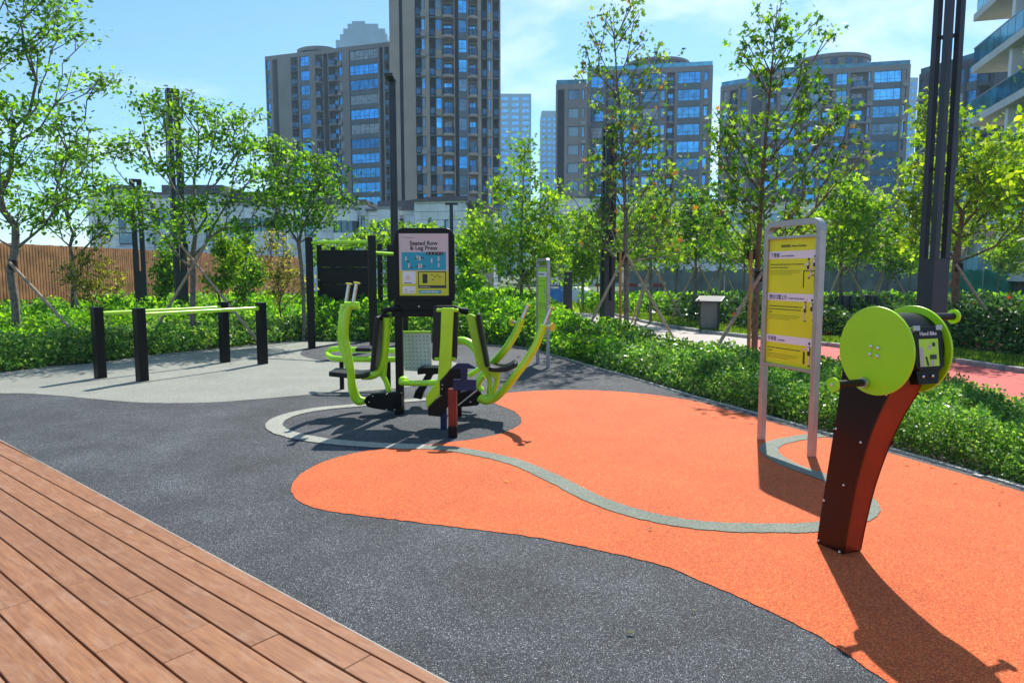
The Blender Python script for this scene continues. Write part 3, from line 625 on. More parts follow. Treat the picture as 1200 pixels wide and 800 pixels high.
# ------------------------------------------------------------------ parallel bars (black posts, lime bars)
pp = [G(118, 443), G(167, 446.5), G(264, 424.5), G(308, 426.5)]
root = thing('parallel_bars', 'low parallel bars with four black posts and two lime green rails', 'exercise bars', (pp[0]+pp[3])/2)
PH = P(167, 362.5, pp[1].y).z
print('bars', PH, [tuple(round(c, 2) for c in p) for p in pp])
barz = PH-0.075
for k, p in enumerate(pp):
    dv = (pp[2]-pp[0] if k in (0, 2) else pp[3]-pp[1]).normalized(); sv = Vector((-dv.y, dv.x, 0)); h_ = 0.066
    mb = MB(); mb.prism([p-dv*h_-sv*h_, p+dv*h_-sv*h_, p+dv*h_+sv*h_, p-dv*h_+sv*h_], Z*PH); po = local_part(mb, 'post', M['black_post'], root, bevel=0.012)
    mb = MB(); mb.prism([p+Z*(PH-.002)-dv*(h_+.004)-sv*(h_+.004), p+Z*(PH-.002)+dv*(h_+.004)-sv*(h_+.004), p+Z*(PH-.002)+dv*(h_+.004)+sv*(h_+.004), p+Z*(PH-.002)-dv*(h_+.004)+sv*(h_+.004)], Z*0.02)
    mb.build('post_cap', M['black'], po, bevel=0.005, local=False)
for a_, b_ in ((0, 2), (1, 3)):
    d_ = (pp[b_]-pp[a_]).normalized()
    mb = MB(); mb.tube([pp[a_]+Z*barz+d_*0.06, pp[b_]+Z*barz-d_*0.06], 0.029, 16); local_part(mb, 'rail', M['lime'], root)
    for p_, sg in ((pp[a_], 1), (pp[b_], -1)):
        mb = MB(); mb.tube([p_+Z*barz+d_*sg*0.055, p_+Z*barz+d_*sg*0.085], 0.04, 18); local_part(mb, 'rail_collar', M['lime'], root, bevel=.003)
# ------------------------------------------------------------------ pull up rig
def post(root, p, H, h_=0.06, ang=0.3):
    dv = Vector((math.cos(ang), math.sin(ang), 0)); sv = Vector((-dv.y, dv.x, 0)); p = Vector((p.x, p.y, 0))
    mb = MB(); mb.prism([p-dv*h_-sv*h_, p+dv*h_-sv*h_, p+dv*h_+sv*h_, p-dv*h_+sv*h_], Z*H); return local_part(mb, 'post', M['black_post'], root, bevel=0.012)
r0 = G(365.5, 408); r1 = P(438, 411, G(438, 411).y); r1.z = 0
root = thing('pull_up_frame', 'tall black pull up frame with lime bars and a dark board behind the machine', 'exercise frame', r0)
H1 = P(363, 278, r0.y).z; H2 = P(436, 276, r1.y).z
post(root, r0, H1, 0.075); post(root, r1, H2, 0.075)
mb = MB(); mb.tube([r0+Z*(H1-.11), r1+Z*(H1-.11)], 0.035, 14); local_part(mb, 'pull_up_bar', M['lime'], root)
r2 = Vector((P(447, 405, 17.0).x, 17.0, 0)); r3 = Vector((P(459, 405, 16.6).x, 16.6, 0)); r4 = Vector((P(377, 405, 17.4).x, 17.4, 0)); r5 = Vector((P(393, 405, 19).x, 19, 0))
post(root, r2, P(447, 286, 17.0).z, 0.06); post(root, r3, P(459, 287, 16.6).z, 0.075); post(root, r4, P(377, 287, 17.4).z, 0.06)
post(root, r5, P(393, 289, 19).z, 0.06)
mb = MB(); z_ = P(447, 296, r1.y).z; mb.tube([r1+Z*z_, Vector((P(470, 296, 15.0).x, 15.0, z_))], 0.035, 14); local_part(mb, 'pull_up_bar', M['lime'], root)
r6 = Vector((P(475, 400, 15.0).x, 15.0, 0)); post(root, r6, z_+0.15, 0.06)
pz0 = P(374, 353, 17.2).z; pz1 = P(374, 293, 17.2).z; xa = P(375, 300, 17.2).x; xb = P(437, 300, 17.2).x
mb = MB()
nb = 3
for k in range(nb):
    mb = MB(); za = pz0+(pz1-pz0)*k/nb+.002; zb = pz0+(pz1-pz0)*(k+1)/nb-.002; mb.box((xa, 17.16, za), (xb, 17.2, zb)); local_part(mb, 'board', M['black'], root, bevel=.003)
for k in range(6):   # ladder rungs between the far posts
    zz = 0.7+k*0.28; mb = MB(); mb.tube([r2+Z*zz, r3+Z*zz], 0.02, 8); local_part(mb, 'rung', M['steel'], root)
# low lime loop bench behind the left seat
root = thing('lime_hurdle', 'low lime green loop bar with a black pad standing behind the left seat', 'exercise bench', G(400, 432))
yl = 9.2
lp = smooth_curve([P(463, 411, yl), P(420, 410, yl), P(392, 409, yl), P(384, 414, yl), P(392, 420, yl-.25), P(430, 421, yl-.25), P(470, 421, yl-.25)], 6)
mb = MB(); mb.tube(lp, 0.038, 12); local_part(mb, 'loop_bar', M['lime'], root)
c1_ = P(419, 411, yl-.1); c2_ = P(437, 411, yl-.1)
mb = MB(); mb.bar(c1_+Z*.03, c2_+Z*.03, 0.3, 0.05); local_part(mb, 'pad', M['pad'], root, bevel=.012)
for q in ((400, 420), (455, 420)):
    p_ = P(*q, yl-.12); mb = MB(); mb.tube([p_, Vector((p_.x, p_.y, 0))], 0.03, 10); local_part(mb, 'leg', M['black'], root)
# ------------------------------------------------------------------ four seat machine: seated row and leg press round a sign
YC = 7.50
ctr = Vector((P(490, 480, YC).x, YC, 0))
root = thing('seated_row_machine', 'lime and black seated row and leg press machine round a central instruction board', 'exercise machine', ctr)
def lp_(mb, name, m, bevel=0.0, seg=2): return mb.build(name, m, root, bevel=bevel, local=False, seg=seg)
# central post and board
pb = G(467, 486); pYc = pb.y
mb = MB(); xc = P(467, 360, YC).x; mb.box((xc-.04, YC-.04, 0), (xc+.04, YC+.06, P(467, 268, YC).z-.12)); lp_(mb, 'centre_post', M['black'], .008)
def px(xp, yp, Y=YC): return P(xp, yp, Y)
X0, X1 = px(463.5, 300).x, px(533, 300).x; ZT = px(498, 267.5).z; ZB = px(498, 371).z
def rrect(x0, z0, x1, z1, r, Y, n=6, bottom=False):
    pts = []
    cs = [(x1-r, z1-r, 0), (x0+r, z1-r, 90), (x0, z0, None), (x1, z0, None)] if not bottom else [(x1-r, z1-r, 0), (x0+r, z1-r, 90), (x0+r, z0+r, 180), (x1-r, z0+r, 270)]
    for cx, cz, a0 in cs:
        if a0 is None: pts.append(Vector((cx, Y, cz)))
        else:
            for k in range(n+1): q = R(a0+90*k/n); pts.append(Vector((cx+r*math.cos(q), Y, cz+r*math.sin(q))))
    return pts
mb = MB(); mb.prism(rrect(X0, px(498, 352).z, X1, ZT, 0.10, YC-.06), (0, 0.05, 0)); lp_(mb, 'sign_housing', M['black'], .008)
mb = MB(); mb.box((X0+.04, YC-.04, px(498, 364).z), (X1-.03, YC+.02, px(498, 351).z)); lp_(mb, 'cross_box', M['black'], .01)
mb = MB(); mb.box((X0-.05, YC-.03, px(498, 371).z), (px(508, 370).x, YC+.03, px(498, 358).z)); lp_(mb, 'cross_box', M['black'], .012)
mb = MB(); mb.ball(px(491, 359, YC-.05), .012, 8, 5); lp_(mb, 'bolt', M['bolt'])
fx0, fz0 = px(469.5, 346).x, px(500, 346).z; fw = px(526.5, 346).x-fx0; fh = px(500, 274).z-fz0
f = Face((fx0, YC-.0605, fz0), (1, 0, 0), (0, 0, 1), fw, fh)
mb = MB(); f.rect(mb, 0, 0, 1, 1, .001); lp_(mb, 'print_panel', M['pinkish'])
mb = MB(); f.rect(mb, 0, 0, 1, 0.40, .0016); lp_(mb, 'print_panel', M['p_yellow'])
mb = MB(); f.rect(mb, .05, .41, .95, .70, .0024); lp_(mb, 'picture_block', M['cyan']); mb = MB(); f.rect(mb, .40, .035, .85, .085, .0024); lp_(mb, 'picture_block', M['cyan'])
mb = MB(); f.rect(mb, .55, .655, .90, .705, .0032); lp_(mb, 'picture_block', M['ink']); mb = MB(); f.rect(mb, .38, .12, .95, .39, .0024); lp_(mb, 'picture_block', M['ink']); mb = MB(); f.rect(mb, .47, .20, .57, .35, .004); lp_(mb, 'picture_block', M['ink'])
mb = MB(); f.rect(mb, .40, .165, .93, .375, .0032); lp_(mb, 'picture_block', M['p_yellow'])
mb = MB(); f.rect(mb, .06, .19, .33, .39, .0024); lp_(mb, 'picture_block', M['white']); mb = MB(); f.rect(mb, .06, .035, .33, .15, .0024); lp_(mb, 'picture_block', M['white'])
mb = MB(); f.circ(mb, .17, .285, .028, .0034); f.circ(mb, .14, .10, .012, .0034); f.rect(mb, .1, .05, .16, .08, .0034); f.rect(mb, .2, .05, .3, .08, .0034)
for k in range(5): f.circ(mb, .585+.07*k, .68, .006, .004, 6)
for cx, cy in ((.14, .60), (.20, .49), (.37, .62), (.42, .61), (.45, .49), (.40, .48), (.66, .57), (.80, .60), (.80, .5)):
    f.circ(mb, cx, cy+.02, .008, .004, 6); f.rect(mb, cx-.015, cy-.04, cx+.015, cy+.01, .004)
tag(lp_(mb, 'figure_print', M['skin']), kind='stuff')
mb = MB()
for cx, cy in ((.17, .56), (.24, .46), (.35, .60), (.47, .615), (.50, .48), (.36, .475)): f.rect(mb, cx-.03, cy-.012, cx+.03, cy+.004, .0045)
for x_, y_ in ((.64, .33), (.70, .30), (.76, .32), (.66, .25), (.80, .29)): f.rect(mb, x_, y_, x_+.04, y_+.015, .004)
f.rect(mb, .09, .2, .25, .21, .004); tag(lp_(mb, 'figure_print', M['ink']), kind='stuff')
mb = MB(); f.rect(mb, .04, .93, .12, .955, .002); tag(lp_(mb, 'figure_print', M['p_grey']), kind='stuff')
mb = MB(); f.dashes(mb, .12, .935, .32, .008, rr); tag(lp_(mb, 'paragraph_print', M['ink2']), kind='stuff')
mb = MB(); f.dashes(mb, .42, .14, .62, .01, rr, .0032); f.dashes(mb, .44, .06, .8, .02, rr, .0032); tag(lp_(mb, 'paragraph_print', M['white']), kind='stuff')
f.text('Seated Row', .50, .815, .062, M['ink'], root, 0.022, 'CENTER', .003); f.text('& Leg Press', .50, .738, .062, M['ink'], root, 0.022, 'CENTER', .003)
# ---- left seat
YL = 7.45
mb = MB(); mb.prism([px(*q, YL-.05) for q in ((428, 466), (436, 461), (456, 460), (471, 460), (471, 481), (467, 483), (440, 479), (431, 477), (426, 471))], (0, .10, 0)); lp_(mb, 'base_box', M['black'], .008)
for q in ((437, 464), (453, 462), (432.5, 471), (453, 479.5), (462.5, 480)):
    mb = MB(); mb.ball(px(*q, YL-.052), .009, 8, 5); lp_(mb, 'bolt', M['bolt'])
mb = MB(); mb.box((px(463, 480, YL).x, YL-.05, 0), (px(470, 480, YL).x, YL+.06, px(465, 470, YL).z)); lp_(mb, 'base_post', M['black'], .006)
def lever(pts, r, sq, nm='lever_arm'):
    mb = MB(); mb.tube(smooth_curve(pts, 5), r, 14, True, sq); return lp_(mb, nm, M['lime'], 0)
def arm_pair(cf):
    for pts, grip, cap in cf:
        lever(pts, .049, (1.0, .85))
        mb = MB(); mb.tube(grip, .020, 12); h = lp_(mb, 'grip', M['steel'])
        t = (grip[1]-grip[0]).normalized(); mb = MB(); mb.tube([grip[1]-t*.002, grip[1]+t*.012], .036, 14); lp_(mb, 'grip_cap', M['yellow_cap'])
arm_pair([([px(424, 470, 7.27), px(418, 469, 7.25), px(413, 458, 7.22), px(411, 436, 7.2), px(407, 410, 7.2), px(404, 396, 7.2), px(405, 375, 7.2), px(409, 357, 7.2)], [px(414, 355, 7.2), px(418, 332, 7.2)], 0),
          ([px(428, 470, 7.62), px(419, 466, 7.62), px(413, 450, 7.62), px(406, 420, 7.64), px(400, 400, 7.66), px(401, 375, 7.66), px(403, 357, 7.66)], [px(405.5, 355, 7.66), px(409, 333, 7.66)], 0)])
mb = MB(); mb.tube([px(404, 358, 7.2), px(421, 358, 7.2)], .042, 14); lp_(mb, 'lever_knuckle', M['lime'])
# seat frame: back tube bending into the seat
lever([px(453, 372, YL), px(452, 395, YL), px(449.5, 420, YL), px(445, 434, YL), px(436, 440, YL), px(424, 440.5, YL)], .052, (1, .8), 'back_frame')
lever([px(445, 436, YL+.05), px(451, 444, YL+.05), px(455, 456, YL+.05), px(455, 464, YL+.05)], .035, (1, .8), 'seat_stay'); lever([px(450, 441, YL), px(452, 420, YL), px(454, 400, YL)], .03, (1, .8), 'seat_stay')
mb = MB(); mb.bar(px(444.5, 370, YL), px(439, 433, YL), .30, .05, Vector((1, 0, 0))); lp_(mb, 'backrest', M['pad'], .018, 3)
mb = MB(); vs = smooth_curve([px(434, 437, YL), px(422, 438.5, YL), px(404, 437, YL), px(389, 435.5, YL)], 5); 
for a_, b_ in zip(vs[:-1], vs[1:]): pass
def slab(pts, wd, th, m, nm, wv=Vector((0, 1, 0)), bev=.015):
    mb = MB(); n_ = len(pts); vv = []
    for i, p in enumerate(pts):
        t = (pts[min(i+1, n_-1)]-pts[max(i-1, 0)]).normalized(); nn = t.cross(wv).normalized()
        if nn.z < 0: nn = -nn
        wk = wd*(1 if 0 < i < n_-1 else .82)
        vv += [p-wv*wk/2-nn*th/2, p+wv*wk/2-nn*th/2, p+wv*wk/2+nn*th/2, p-wv*wk/2+nn*th/2]
    fs = [(3, 2, 1, 0), ((n_-1)*4, (n_-1)*4+1, (n_-1)*4+2, (n_-1)*4+3)]
    for i in range(n_-1):
        for k in range(4): fs.append((i*4+k, i*4+(k+1) % 4, (i+1)*4+(k+1) % 4, (i+1)*4+k))
    mb.add(vv, fs); o = lp_(mb, nm, m, bev, 3); bm = bmesh.new(); bm.from_mesh(o.data); bmesh.ops.recalc_face_normals(bm, faces=bm.faces[:]); bm.to_mesh(o.data); bm.free(); return o
slab(vs, .32, .055, M['pad'], 'seat')
mb = MB(); mb.tube(smooth_curve([px(449, 371, YL), px(451, 364, YL), px(458, 362.5, YL), px(470, 361, YL)], 4), .028, 12); lp_(mb, 'head_tube', M['black'])
mb = MB(); mb.tube([px(447, 372, YL), px(456, 372, YL)], .035, 12); lp_(mb, 'head_tube', M['black'])
# ---- right seat
YR = 7.35
mb = MB(); mb.prism([px(*q, YR-.05) for q in ((530, 484), (536, 461), (556, 455), (563, 460), (565, 468), (560, 475), (540, 477), (533, 485))], (0, .1, 0)); lp_(mb, 'base_box', M['black'], .008)
for q in ((549, 465), (551.5, 471)):
    mb = MB(); mb.ball(px(*q, YR-.052), .010, 8, 5); lp_(mb, 'bolt', M['bolt'])
mb = MB(); mb.box((px(534, 470, YR).x, YR-.04, 0), (px(541, 470, YR).x, YR+.04, px(540, 470, YR).z)); lp_(mb, 'base_post', M['black'], .006)
arm_pair([([px(562, 466, 7.15), px(569, 469.5, 7.12), px(580, 466, 7.1), px(592, 455, 7.05), px(606, 437, 7.0), px(618, 421, 7.0), px(629, 402, 7.0), px(637, 381, 7.0)], [px(638, 380, 7.0), px(645.5, 361, 7.0)], 0),
          ([px(564, 458, 7.6), px(560, 449, 7.6), px(574, 430, 7.55), px(590, 412, 7.5), px(601, 396, 7.5), px(606, 386, 7.5), px(611, 374, 7.5)], [px(612, 373, 7.5), px(618.5, 358, 7.5)], 0)])
for q, Y_ in (((641, 382.5), 7.0), ((606, 378), 7.5)):
    c_ = px(*q, Y_); sg = 1 if Y_ < 7.2 else -1
    mb = MB(); mb.tube([c_, c_+Vector((.05*sg, -.045*sg, 0))], .016, 10); lp_(mb, 'foot_peg', M['steel'])
    mb = MB(); mb.tube([c_+Vector((.05*sg, -.045*sg, 0)), c_+Vector((.062*sg, -.056*sg, 0))], .04, 18); lp_(mb, 'peg_cap', M['yellow_cap'])
# right back frame: broad tapered lime profile
mb = MB(); mb.prism([px(*q, YR-.045) for q in ((546, 369), (551, 367.5), (557, 370), (562, 395), (569, 424), (573, 431), (583, 434), (584, 438), (580, 445), (573, 438), (563, 434), (558, 427), (555, 410))], (0, .09, 0)); lp_(mb, 'back_frame', M['lime'], .012, 3)
lever([px(583, 436, YR), px(582, 448, YR), px(577, 460, YR), px(568, 466, YR)], .036, (1, .8), 'seat_stay')
lever([px(571, 438, YR), px(574, 447, YR), px(573, 458, YR), px(576, 464, YR)], .032, (1, .8), 'seat_stay')
lever([px(567, 441, YR+.05), px(560, 452, YR+.05), px(562, 462, YR+.05), px(568, 466, YR+.05)], .028, (1, .8), 'seat_stay')
mb = MB(); mb.bar(px(560.5, 367, YR), px(571.5, 428, YR), .30, .045, Vector((1, 0, 0))); lp_(mb, 'backrest', M['pad'], .016, 3)
slab(smooth_curve([px(573, 430, YR), px(583, 431, YR), px(595, 430, YR), px(606, 424.5, YR)], 4), .32, .05, M['pad'], 'seat')
mb = MB(); mb.tube([px(532, 362, YR), px(545, 364, YR)], .028, 12); mb.tube([px(540, 364, YR), px(549, 365, YR)], .034, 12); lp_(mb, 'head_tube', M['black'])
# far curved lever (lime) behind the right seat
lever([px(530, 404, 8.0), px(537, 399, 8.0), px(546, 400, 7.95), px(556, 407, 7.9), px(562, 420, 7.85)], .05, (1, .9))
lever([px(549, 440, 7.9), px(556, 436, 7.9), px(566, 430, 7.9)], .035, (1, .9))
# ---- far leg press: perforated plate, black bench
YP = 8.0
q_ = [px(469.5, 389.5, YP), px(505, 389.5, YP), px(506, 436, YP), px(474, 434, YP)]
mb = MB(); mb.prism(q_, (0, .012, 0)); plate = lp_(mb, 'perforated_plate', M['perf'])
mb = MB(); mb.tube([px(469, 389, YP), px(505, 389, YP)], .014, 8); lp_(mb, 'plate_edge', M['lime'])
mb = MB()
for i in range(9):
    for j in range(7):
        cx = 474.5 + j*4.4 + i*.25; cy = 394 + i*4.6; c_ = px(cx, cy, YP) + Vector((0, -.0015, 0))
        mb.prism([c_ + Vector((.007*math.cos(2*math.pi*k/6), 0, .007*math.sin(2*math.pi*k/6))) for k in range(6)], (0, .001, 0))
tag(lp_(mb, 'plate_hole', M['hole']), kind='stuff')
mb = MB(); mb.prism([px(*q, 7.8) for q in ((489, 433), (492, 430.5), (520, 430.5), (520, 437), (507, 439), (497, 459), (487, 459), (499, 438), (489, 439))], (0, .22, 0)); lp_(mb, 'bench_frame', M['black'], .008)
mb = MB(); mb.prism([px(*q, 7.85) for q in ((487, 457), (497, 457), (494, 468), (484, 466))], (0, .15, 0)); b_ = None; lp_(mb, 'bench_foot', M['black'], .004)
# ---- near leg press
YN = 6.85
mb = MB(); mb.tube([px(470, 448, 7.2), px(484, 449, 7.0), px(516, 448, 6.85)], [.032, .03, .03], 12); lp_(mb, 'side_bar', M['lime'])
mb = MB(); mb.ball(px(473, 445.5, 7.2), .055, 14, 8, (1, 1, .85)); lp_(mb, 'side_knob', M['lime'])
bx = [px(508, 358, YN), px(537, 358, YN), px(539, 390, YN), px(535.5, 422, YN), px(506, 423, YN), px(507, 390, YN)]
mb = MB(); pts = []
def rpoly(cs, r, n=4):
    o_ = []; m_ = len(cs)
    for i in range(m_):
        p = cs[i]; a_ = (cs[i-1]-p).normalized(); b_ = (cs[(i+1) % m_]-p).normalized(); p0 = p+a_*r; p2 = p+b_*r
        for k in range(n+1): t = k/n; o_.append(p0*(1-t)**2 + p*2*t*(1-t) + p2*t*t)
    return o_
mb.prism(rpoly([bx[0], bx[1], bx[3], bx[4]], .035), (0, .05, 0)); lp_(mb, 'backrest', M['pad'], .012, 3)
mb = MB(); mb.prism([px(*q, YN-.09) for q in ((517, 361), (531.5, 361), (530, 395), (529, 421), (528.5, 431), (517, 448), (512.5, 448), (514.5, 420), (516, 395))], (0, .075, 0)); lp_(mb, 'back_frame', M['lime'], .008)
mb = MB(); mb.prism([px(*q, YN-.11) for q in ((513, 446), (515.5, 449), (515.5, 463), (501, 478), (499, 474), (499, 464), (502, 460))], (0, .14, 0)); lp_(mb, 'rail_sleeve', M['lime'], .008)
for y_ in (363.5, 420.5):
    mb = MB(); xa_ = 513 if y_ < 400 else 511; xb_ = 535.5 if y_ < 400 else 532
    mb.tube([px(xa_, y_, YN-.012), px(xb_, y_, YN-.012)], .019, 10); mb.ball(px(xa_, y_, YN-.014), .019, 10, 6); mb.ball(px(xb_, y_, YN-.014), .019, 10, 6); lp_(mb, 'clamp', M['lime'])
mb = MB(); mb.prism([px(*q, YN-.10) for q in ((515.5, 446), (530, 431), (540, 432), (541, 445), (532, 455), (520, 462), (515.5, 463))], (0, .20, 0)); lp_(mb, 'rail_box', M['black'], .006)
mb = MB(); mb.prism([px(*q, YN-.16) for q in ((501, 478), (520, 462), (532, 452), (541, 446), (541, 458), (530, 470), (516, 488), (502, 487))], (0, .20, 0)); lp_(mb, 'slide_rail', M['black'], .008)
for q in ((518.5, 451), (518, 455.5)):
    mb = MB(); mb.ball(px(*q, YN-.105), .008, 8, 5); lp_(mb, 'bolt', M['bolt'])
mb = MB(); mb.tube([px(537, 475, 7.1), px(559.5, 456.5, 7.1)], .008, 8); lp_(mb, 'tie_rod', M['bolt'])
mb = MB(); mb.box((px(516.5, 480, 6.75).x, 6.70, 0), (px(523.5, 480, 6.75).x, 6.78, px(520, 470, 6.75).z)); lp_(mb, 'leg', M['navy'], .006)
nb_ = G(530, 513); YF = nb_.y
xl, xr = P(525.2, 490, YF).x, P(535.2, 490, YF).x
mb = MB(); mb.box((xl, YF, .11), (xr, YF+.09, P(530, 456, YF).z)); lp_(mb, 'front_post', M['floor_tint_steel'], .005)  # black post, its red is orange floor reflection put into the colour
mb = MB(); mb.box((xl-.002, YF-.002, 0), (xr+.002, YF+.092, .11)); lp_(mb, 'front_post', M['black'], .005)
YH = YF-.03
mb = MB(); mb.prism([P(*q, YH) for q in ((529, 431), (536, 425.5), (549, 425.5), (557.5, 430.5), (557, 432), (548, 432), (547.5, 444.5), (558, 444.8), (558, 457.5), (531, 457.5), (531, 444.5), (540, 444.5), (540, 432), (529.5, 432.5))], (0, .025, 0)); lp_(mb, 'foot_plate', M['navy'], .003)
mb = MB(); mb.box((P(535, 440, YH).x, YH+.028, P(535, 456, YH).z), (P(552, 440, YH).x, YH+.07, P(535, 450, YH).z)); lp_(mb, 'plate_bracket', M['black'], .004)
# ------------------------------------------------------------------ lamp columns
def fin_column(label, p, sq, H, solid, ang, bar=None, group='dark lamp columns of the park'):
    root = thing('lamp_column', label, 'column', p, ang, group); bw = bar or sq*0.40
    mb = MB(); mb.box((-sq/2, -sq/2, 0), (sq/2, sq/2, solid)); mb.build('column_base', M['column'], root, bevel=.006)
    c0 = sq/2
    for sx in (-1, 1):
        for sy in (-1, 1):
            xa_, xb_ = sorted((sx*c0*.999, sx*(c0-bw))); ya_, yb_ = sorted((sy*c0*.999, sy*(c0-bw)))
            mb = MB(); mb.box((xa_, ya_, solid+.001), (xb_, yb_, H)); mb.build('column_bar', M['column'], root, bevel=.004)
    mb = MB(); mb.box((-sq*.5, -sq*.5, H+.001), (sq*.5, sq*.5, H+.06)); mb.build('column_cap', M['column'], root)
    z = solid+1.1
    while z < H-.3:
        mb = MB(); mb.box((-sq*.3, -sq*.3, z), (sq*.3, sq*.3, z+.03)); mb.build('spacer_plate', M['column'], root); z += 1.6
    return root
yc = 8.8; cx = P(1089, 400, yc).x
fin_column('tallest dark grey lamp column with open fins just behind the hand bike', (cx, yc, 0), 0.243, 7.2, P(1089, 303, yc).z, R(15), 0.075)
yc = 16.5; fin_column('dark slotted lamp column beside the tall staked tree in the middle', (P(711, 395, yc).x, yc, 0), 0.27, P(711, 150, yc).z, .9, R(20), .10)
yc = 19.5; fin_column('shorter dark lamp column in front of the timber fence', (P(166, 350, yc).x, yc, 0), 0.30, P(162, 213, yc).z, 1.6, R(25), .12)
yc = 18.5; fin_column('dark lamp column behind the spreading tree near the timber fence', (P(213, 350, yc).x, yc, 0), 0.30, P(208, 108, yc).z, 1.6, R(35), .12)
root = thing('lamp_post', 'slim dark lamp post rising behind the instruction board', 'lamp post', (P(464, 380, 17.5).x, 17.5, 0))
Hh = P(463, 96, 17.5).z
mb = MB(); mb.tube([(0, 0, 0), (0, 0, Hh)], .095, 14); mb.build('pole', M['column'], root); mb = MB(); mb.box((-.1, -.5, Hh), (.1, .12, Hh+.08)); mb.build('lamp_head', M['column'], root, bevel=.01)
root = thing('lamp_post', 'small dark T shaped lamp post in front of the pale stone building', 'lamp post', (P(530, 380, 26).x, 26, 0))
Hh = P(530, 240, 26).z
mb = MB(); mb.tube([(0, 0, 0), (0, 0, Hh)], .07, 10); mb.build('pole', M['column'], root); mb = MB(); mb.box((-.22, -.12, Hh), (.25, .12, Hh+.07)); mb.build('lamp_head', M['column'], root)
root = thing('lamp_post', 'short dark post standing under the bright middle trees', 'post', (P(665, 360, 23).x, 23, 0))
mb = MB(); mb.box((-.14, -.14, 0), (.14, .14, P(665, 318, 23).z)); mb.build('pole', M['column'], root, bevel=.01)
for pxx, lab in ((991, 'left one of two dark slotted bollard lights in the shrubs behind the red footpath'), (1021, 'right one of two dark slotted bollard lights in the shrubs behind the red footpath')):
    yb = 17.0; root = thing('bollard_light', lab, 'bollard', (P(pxx, 360, yb).x, yb, 0), R(15), 'bollard lights in the shrubs'); Hb = P(pxx, 346, yb).z; s_ = .11
    mb = MB(); mb.box((-s_, -s_, 0), (s_, s_, Hb-.32)); mb.build('bollard_base', M['column'], root)
    for sx in (-1, 1):
        for sy in (-1, 1): mb = MB(); xa_, xb_ = sorted((sx*s_, sx*s_*.4)); ya_, yb_ = sorted((sy*s_, sy*s_*.4)); mb.box((xa_, ya_, Hb-.319), (xb_, yb_, Hb-.03)); mb.build('bollard_fin', M['column'], root)
    mb = MB(); mb.box((-s_, -s_, Hb-.029), (s_, s_, Hb)); mb.build('bollard_cap', M['column'], root)
# info lectern
M['cabinet'] = mat('cabinet_grey', (0.16, 0.16, 0.15), .7, var=.15, vscale=4)
yl = 18.2; cx = P(832, 378, yl).x; root = thing('plant_lectern', 'small grey lectern board with slanted top standing in the grass beyond the footpath', 'lectern', (cx, yl, 0), R(-28)); hz = P(832, 350, yl).z
mb = MB(); mb.box((-.22, -.12, 0), (.20, .0, hz-.07)); mb.build('cabinet', M['cabinet'], root, bevel=.004)
for sx in (-.25, .21): mb = MB(); mb.box((sx, -.13, 0), (sx+.03, .05, hz-.02)); mb.build('side_frame', M['column'], root)
mb = MB(); T = Matrix.Translation((0, 0, hz)) @ Matrix.Rotation(R(13), 4, 'X'); mb.box((-.34, -.30, -.015), (.34, .22, .02), T); mb.build('slanted_top', M['column'], root, bevel=.004)
mb = MB(); mb.box((-.30, -.26, .0205), (.30, .18, .024), T); mb.build('print_panel', M['cabinet'], root)
#@@PART3
# ================================================================== BUILDINGS
M['stone'] = mat('tower_stone', (0.36, 0.29, 0.24), 0.8, var=0.10, vscale=0.25, bump=0.1, bscale=3)
M['stone_dk'] = mat('tower_stone_dark', (0.24, 0.215, 0.21), 0.8, var=0.10, vscale=0.25, bump=0.1, bscale=3)
M['spandrel'] = mat('spandrel_panel', (0.10, 0.13, 0.15), 0.5, var=0.15, vscale=0.4)
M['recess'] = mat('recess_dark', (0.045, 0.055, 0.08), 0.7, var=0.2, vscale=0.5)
M['wframe'] = mat('window_frame', (0.05, 0.06, 0.075), 0.5)
M['pale_tower'] = mat('pale_tower', (0.26, 0.40, 0.50), 0.7, var=0.1, vscale=0.1)
def glassmat(name, c, rough=0.06, metal=0.75, lo=0.45, hi=1.25):
    m = mat(name, c, rough, metal); t = m.node_tree; b = t.nodes['Principled BSDF']; l = t.links.new
    oi = N(t, 'ShaderNodeObjectInfo'); mr = N(t, 'ShaderNodeMapRange'); mr.inputs[3].default_value = lo; mr.inputs[4].default_value = hi; l(oi.outputs['Random'], mr.inputs[0])
    g = N(t, 'ShaderNodeNewGeometry'); n = N(t, 'ShaderNodeTexNoise'); n.inputs['Scale'].default_value = 0.9; l(g.outputs['Position'], n.inputs['Vector'])
    mr2 = N(t, 'ShaderNodeMapRange'); mr2.inputs[1].default_value = .35; mr2.inputs[2].default_value = .65; mr2.inputs[3].default_value = .75; mr2.inputs[4].default_value = 1.2; l(n.outputs[0], mr2.inputs[0])
    mm = N(t, 'ShaderNodeMath', operation='MULTIPLY'); l(mr.outputs[0], mm.inputs[0]); l(mr2.outputs[0], mm.inputs[1])
    vm = N(t, 'ShaderNodeVectorMath', operation='SCALE'); vm.inputs[0].default_value = c; l(mm.outputs[0], vm.inputs['Scale']); l(vm.outputs[0], b.inputs['Base Color'])
    bp = N(t, 'ShaderNodeBump'); bp.inputs['Strength'].default_value = 0.05; bp.inputs['Distance'].default_value = 0.1; l(n.outputs[0], bp.inputs['Height']); l(bp.outputs[0], b.inputs['Normal'])
    return m
M['glass'] = glassmat('blue_glass', (0.075, 0.40, 0.76))
M['glass_teal'] = glassmat('teal_glass', (0.10, 0.34, 0.44), 0.08, 0.6)
M['glass_dk'] = glassmat('dark_glass', (0.05, 0.12, 0.20), 0.1, 0.6)
M['glass_soft'] = glassmat('soft_glass', (0.12, 0.22, 0.30), 0.12, 0.5)
M['podium'] = mat('podium_stone', (0.76, 0.79, 0.82), 0.8, var=0.12, vscale=0.8, bump=0.1, bscale=5)
